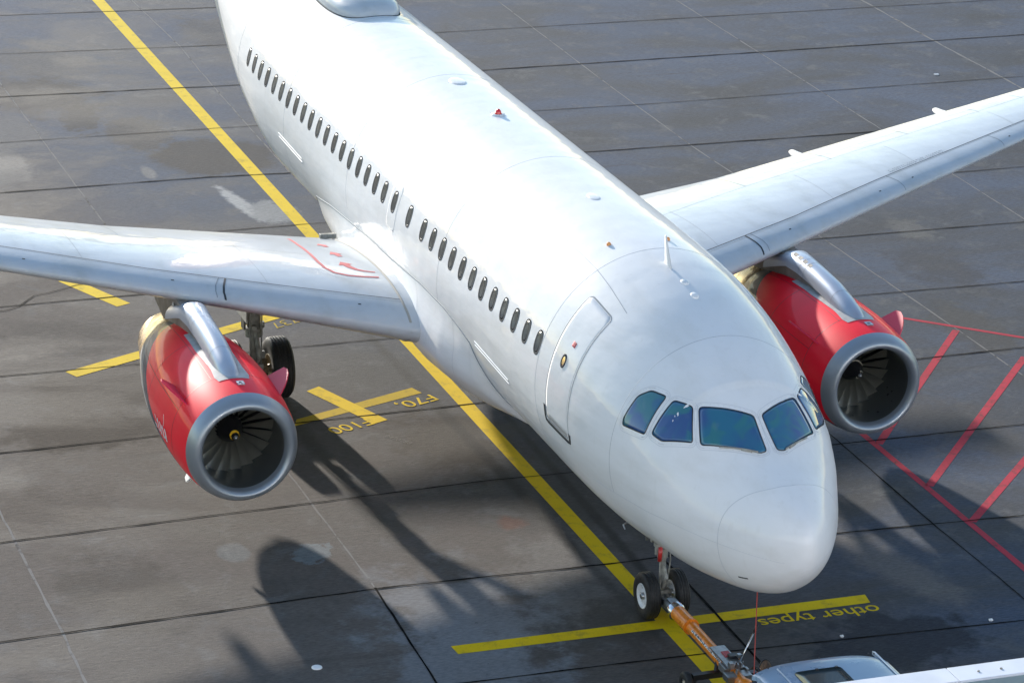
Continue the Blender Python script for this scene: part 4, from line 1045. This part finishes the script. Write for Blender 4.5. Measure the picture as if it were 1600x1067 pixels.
for y, xx in ((.70, 2.33), (-.42, 2.20)):
    w_ = empty('wheel', (xx - 4.6, y - .05, .19), tb)
    MB().lathe([(-.05, .08), (-.058, .12), (-.05, .172), (-.03, .188), (.03, .188), (.05, .172), (.058, .12), (.05, .08)], (0, 0, 0), 'y', 32).build('tyre', M_tyre, w_, True)
    MB().lathe([(.04, .08), (.035, .05), (.055, .03), (.055, .001)], (0, 0, 0), 'y', 20).lathe([(-.04, .08), (-.035, .05), (-.055, .03), (-.055, .001)], (0, 0, 0), 'y', 20).build('hub', M_steel, w_, True)
MB().lathe([(0, .002), (.02, .07), (.07, .115), (.13, .13), (.19, .115), (.24, .07), (.26, .01)], T(1.28, .14, .50), 'x', 24).tube([T(1.3, .14, .48), T(.2, .15, .48)], .085, 16).build('rear_socket', M_orange, tb, auto=True)

# ------------------------------------------------------------------ pushback tractor under the roof at the bottom edge
tg = empty('pushback_tractor', (-.95, .15, 0)); tag(tg, 'pale blue roofed pushback tractor at the bottom edge, tow bar hooked to its front', 'tractor')
def G(x, y, z): return (x + .95, y - .15, z)
nx, ny = 18, 22; V = []
for i in range(nx):
    for j in range(ny):
        u, v = i / (nx - 1), j / (ny - 1); x = -.92 - 2.3 * u; y = 1.14 - 1.98 * v
        cr = .10 * (1 - abs(2 * v - 1)**4.5) - .05 * max(0, (.12 - u)) / .12; x += .06 * (1 - abs(2 * v - 1)**2) * (1 - u)
        V.append(G(x, y, 2.0 + cr - .03 * (u < .01)))
n0 = len(V); V += [(a, b_, c - .07) for a, b_, c in V]
F = [f[::-1] for f in grid_faces(nx, ny)] + [tuple(q + n0 for q in f) for f in grid_faces(nx, ny)]
for i in range(nx - 1):
    for j in (0, ny - 1): F.append((i * ny + j, (i + 1) * ny + j, n0 + (i + 1) * ny + j, n0 + i * ny + j))
for j in range(ny - 1):
    for i in (0, nx - 1): F.append((i * ny + j, i * ny + j + 1, n0 + i * ny + j + 1, n0 + i * ny + j))
roof = obj('roof', V, F, M_tug, tg)
mm = roof.data; bm = bmesh.new(); bm.from_mesh(mm)
for e in bm.edges:
    if len(e.link_faces) == 2 and e.calc_face_angle(0) > R(40): e.smooth = False
bm.to_mesh(mm); bm.free()
def rz_(y): v = (1.14 - y) / 1.98; return 2.0 + .10 * (1 - abs(2 * v - 1)**4.5)
def roof_quad(x0, x1, y0, y1, dz, r=.06):
    pl = rpoly([Vector(p) for p in ((x0, y0), (x1, y0), (x1, y1), (x0, y1))], r); pl = dens(pl, .08)
    c = sum(pl, Vector((0, 0))) / len(pl); k = len(pl); V = []
    for s_ in (1, .66, .33, .001): V += [(lambda q: G(q.x, q.y, rz_(q.y) + dz))(c.lerp(p, s_)) for p in pl]
    V2 = [(a, b_, c_ - .05) for a, b_, c_ in V[:k]]; n_ = len(V)
    return V + V2, grid_faces(4, k, True) + [(j, (j + 1) % k, n_ + (j + 1) % k, n_ + j) for j in range(k)]
V, F = roof_quad(-1.33, -2.2, .70, -.02, .012, .08); obj('roof_hatch_window', V, F, M_glassdk, roof)
b = MB()
for (x, y) in ((-1.36, .35), (-1.36, .05)): b.box(G(x, y, rz_(y) + .02), (.02, .02, .012))
for (x, y) in ((-1.03, .95), (-1.0, .15), (-1.0, -.62), (-.98, -.72)): b.lathe([(0, .014), (.01, .012), (.012, .001)], G(x, y, rz_(y)), 'z', 12)
b.build('roof_fitting', M_black, roof)
V, F = roof_quad(-1.12, -2.9, .86, .845, .012, .004); obj('roof_rib', V, F, M_tugtrim, roof)
V, F = roof_quad(-.90, -3.1, -.73, -.78, .012, .004); obj('roof_rib', V, F, M_tugtrim, roof)
b = MB()
for x, y in ((-1.0, 1.02), (-1.0, -.72), (-3.05, 1.02), (-3.05, -.72)): b.box(G(x, y, 1.5), (.05, .05, .47))
b.build('cab_pillar', M_tugtrim, tg, bevel=.01)
MB().box(G(-2.0, .15, 1.55), (1.0, .84, .36)).build('cab_window', M_glassdk, tg)
MB().box(G(-3.0, .15, .80), (2.2, 1.15, .42)).box(G(-4.2, .15, 1.35), (.9, 1.0, .25)).box(G(-.75, .15, .55), (.12, 1.0, .16)).build('body', M_tug, tg, bevel=.05)
for x in (-1.7, -4.4):
    for y in (1.15, -.85):
        MB().lathe([(-.16, .2), (-.17, .42), (-.12, .48), (.12, .48), (.17, .42), (.16, .2), (.05, .18), (.05, .001)], G(x, y, .485), 'y', 32).build('wheel', M_tyre, tg, True)
MB().box(G(-.35, .15, .48), (.35, .07, .05)).build('hitch', M_steel, tg)

# ------------------------------------------------------------------ boarding bridge roof crossing the lower right corner
br = empty('boarding_bridge', (-8.8, 0, 0)); tag(br, 'long white roofed boarding bridge crossing the bottom right corner', 'boarding bridge')
M_cop = mat('white_coping_sheet', (.66, .69, .76), .35, var=.12, vscale=1.5)
M_brroof = mat('bridge_roof_membrane', (.46, .46, .54), .5, var=.25, vscale=2.5)
M_edge = mat('grey_green_flashing', (.22, .30, .33), .4)
def BB(x, y, z): return (x + 8.8, y, z)
b = MB()
for y0 in np.arange(-24.0, 24, 1.5): b.box(BB(-7.27, y0 + .745, 4.96), (.185, .7445, .04))
b.build('coping', M_cop, br, bevel=.008)
MB().box(BB(-7.455, 0, 4.90), (.012, 24, .07)).build('flashing', M_edge, br)
MB().box(BB(-9.0, 0, 4.80), (1.52, 24, .03)).build('roof', M_brroof, br)
b = MB()
for y0 in (-14.0, -8.0, -2.5, 0.86, 1.16, 3.6): b.lathe([(0, .018), (.012, .016), (.014, .001)], BB(-7.27 + .02 * math.sin(y0 * 5), y0, 5.0), 'z', 12)
b.build('coping_screw', M_gear, br)
MB().box(BB(-7.45, 0, 3.6), (.05, 24, 1.16)).box(BB(-10.5, 0, 3.6), (.05, 24, 1.2)).box(BB(-8.97, 0, 2.5), (1.45, 24, .08)).build('side_panel', M_cop, br)
b = MB()
for y0 in (-18, 18): b.tube([BB(-9, y0, 0), BB(-9, y0, 2.45)], .3, 20)
b.build('support_column', M_gear, br, auto=True)
MB().box(BB(-10.53, 0, 4.94), (.06, 24, .10)).build('rear_coping', M_cop, br)

# ------------------------------------------------------------------ terminal behind the photographer's side (unseen, added for reflections and bounce light)
tm = empty('terminal_building', (-39, 10, 0)); tag(tm, 'long pale terminal with glazed bands facing the aircraft nose, unseen, added for bounce light', 'building')
def TB(x, y, z): return (x + 42, y - 10, z)   # facade plane at local x = 0
M_wall = mat('terminal_cladding', (.86, .85, .83), .5, var=.2, vscale=.3)
M_tglass = mat('terminal_glazing', (.05, .07, .09), .08, coat=1, var=.5, vscale=.4)
b = MB()
for z0, z1 in ((0, 1.6), (4.2, 6.6), (9.2, 11.6), (14.2, 20.6)): b.box(TB(-50, 10, (z0 + z1) / 2), (8, 90, (z1 - z0) / 2))
b.build('wall', M_wall, tm)
b = MB()
for z0, z1 in ((1.6, 4.2), (6.6, 9.2), (11.6, 14.2)): b.box(TB(-50.3, 10, (z0 + z1) / 2), (8, 89, (z1 - z0) / 2))
b.build('window_band', M_tglass, tm)
b = MB()
for y0 in range(-78, 99, 6): b.box(TB(-41.93, y0, 7.5), (.12, .18, 6.49))
b.build('mullion', M_wall, tm)

# ------------------------------------------------------------------ ground crew member with headset between tractor and nose
def skin_body(name, joints, bones, m, parent, sub=1, root=0):
    me = bpy.data.meshes.new(name); me.from_pydata([j[0] for j in joints], bones, [])
    o = bpy.data.objects.new(name, me); C.objects.link(o); o.parent = parent; me.materials.append(m)
    md = o.modifiers.new('skin', 'SKIN'); md.use_smooth_shade = True
    for i, j in enumerate(joints):
        r = j[1]; me.skin_vertices[0].data[i].radius = (r, r) if isinstance(r, (int, float)) else r
    me.skin_vertices[0].data[root].use_root = True
    s_ = o.modifiers.new('sub', 'SUBSURF'); s_.levels = s_.render_levels = sub
    return o
pe = empty('person', (-.25, .62, 0)); tag(pe, 'brown haired ground worker in dark clothes standing beside the tractor cab, head showing', 'person')
M_skin = mat('skin', (.52, .30, .22), .5); M_hair = mat('brown_hair', (.17, .085, .04), .6, var=.5, vscale=40); M_cloth = mat('navy_work_clothes', (.03, .04, .07), .8); M_vest = mat('yellow_vest', (.55, .6, .05), .7)
J = [((0, 0, .95), (.15, .12)), ((0, 0, 1.15), (.14, .11)), ((0, 0, 1.38), (.17, .11)), ((0, 0, 1.47), (.07, .06)), ((.01, 0, 1.53), .055),
     ((0, .19, 1.40), .065), ((.03, .25, 1.12), .048), ((.16, .22, .95), .036), ((0, -.19, 1.40), .065), ((.03, -.25, 1.12), .048), ((.16, -.22, .95), .036),
     ((0, .10, .88), .095), ((.02, .11, .48), .062), ((0, .12, .10), .045), ((.14, .13, .045), .04), ((0, -.10, .88), .095), ((.02, -.11, .48), .062), ((0, -.12, .10), .045), ((.14, -.13, .045), .04)]
Bn = [(0, 1), (1, 2), (2, 3), (3, 4), (2, 5), (5, 6), (6, 7), (2, 8), (8, 9), (9, 10), (0, 11), (11, 12), (12, 13), (13, 14), (0, 15), (15, 16), (16, 17), (17, 18)]
skin_body('body', J, Bn, M_cloth, pe, 2)
# head: an ellipsoid shaped with nose, chin, brow and ears
V = []; nu, nv = 28, 20
for i in range(nv):
    t = math.pi * i / (nv - 1)
    for j in range(nu):
        p_a = 2 * math.pi * j / nu; x = .098 * math.sin(t) * math.cos(p_a); y = .077 * math.sin(t) * math.sin(p_a); z = .122 * math.cos(t)
        if z < -.02: y *= 1 - .35 * (-z - .02) / .1; x *= 1 - .1 * (-z) / .1
        if x > .06 and abs(y) < .022 and -.04 < z < .012: x += .026 * (1 - abs(y) / .022)
        if x > .07 and .015 < abs(y) < .045 and .008 < z < .032: x -= .010
        if abs(y) > .068 and abs(x) < .03 and abs(z) < .035: y *= 1.22
        V.append((x + .02, y, z + 1.635))
obj('head', V, grid_faces(nv, nu, True), M_skin, pe)
V = []
for i in range(13):
    t = math.pi * .56 * i / 12
    for j in range(nu):
        p_a = 2 * math.pi * j / nu; k = 1.10 + .04 * math.sin(7 * p_a + 3 * t); tt_ = t * (1.0 - .34 * max(0, math.cos(p_a)))
        V.append((.098 * k * math.sin(tt_) * math.cos(p_a) + .014, .079 * k * math.sin(tt_) * math.sin(p_a), .126 * 1.08 * math.cos(tt_) + 1.638))
obj('hair', V, grid_faces(13, nu, True), M_hair, pe)
for s in (1, -1):
    JH = [((.16, .22 * s, .95), .034), ((.20, .215 * s, .88), .036), ((.22, .21 * s, .84), .026)]; BH = [(0, 1), (1, 2)]
    for k, ln in enumerate((.060, .070, .066, .050)):
        bx = .245 - .022 * k; i0 = len(JH); JH += [((bx, .21 * s, .83), .0095), ((bx + .006, .207 * s, .83 - ln * .55), .0085), ((bx - .006, .20 * s, .83 - ln), .007)]; BH += [(2, i0), (i0, i0 + 1), (i0 + 1, i0 + 2)]
    i0 = len(JH); JH += [((.232, .185 * s, .885), .011), ((.252, .175 * s, .85), .009)]; BH += [(1, i0), (i0, i0 + 1)]
    skin_body('hand', JH, BH, M_skin, pe, 1)
hv = MB(); V = []
for z, rx_, ry_ in ((.98, .165, .20), (1.15, .155, .195), (1.35, .145, .21), (1.44, .12, .17)):
    for j in range(24): a = 2 * math.pi * j / 24; V.append((rx_ * math.cos(a), ry_ * math.sin(a), z))
obj('vest', V, grid_faces(4, 24, True), M_vest, pe)
hs_ = MB().tube([(.02 + .0, .092 * math.cos(a), 1.635 + .145 * math.sin(a)) for a in np.linspace(0, math.pi, 15)], .010, 8)
for s in (1, -1): hs_.lathe([(-.02, .035), (.02, .035), (.025, .02)], (.02, .095 * s, 1.63), 'y', 16)
hs_.build('headset', M_black, pe, True)
cb = MB(); P0 = Vector((1.72, -.10, 2.09)); P1 = Vector((-.2, .75, 1.15)); pts = []
for t in np.linspace(0, 1, 30):
    q = P0.lerp(P1, t); q.z -= .28 * math.sin(math.pi * t); pts.append(q)
pts += [Vector((-.22, .74, 1.3)), Vector((-.22, .73, 1.6))]
tag(cb.tube(pts, .008, 8).build('headset_cable', mat('red_cable', (.5, .06, .04), .5), None, True), 'thin red headset cable hanging from under the nose towards the tractor', 'cable')
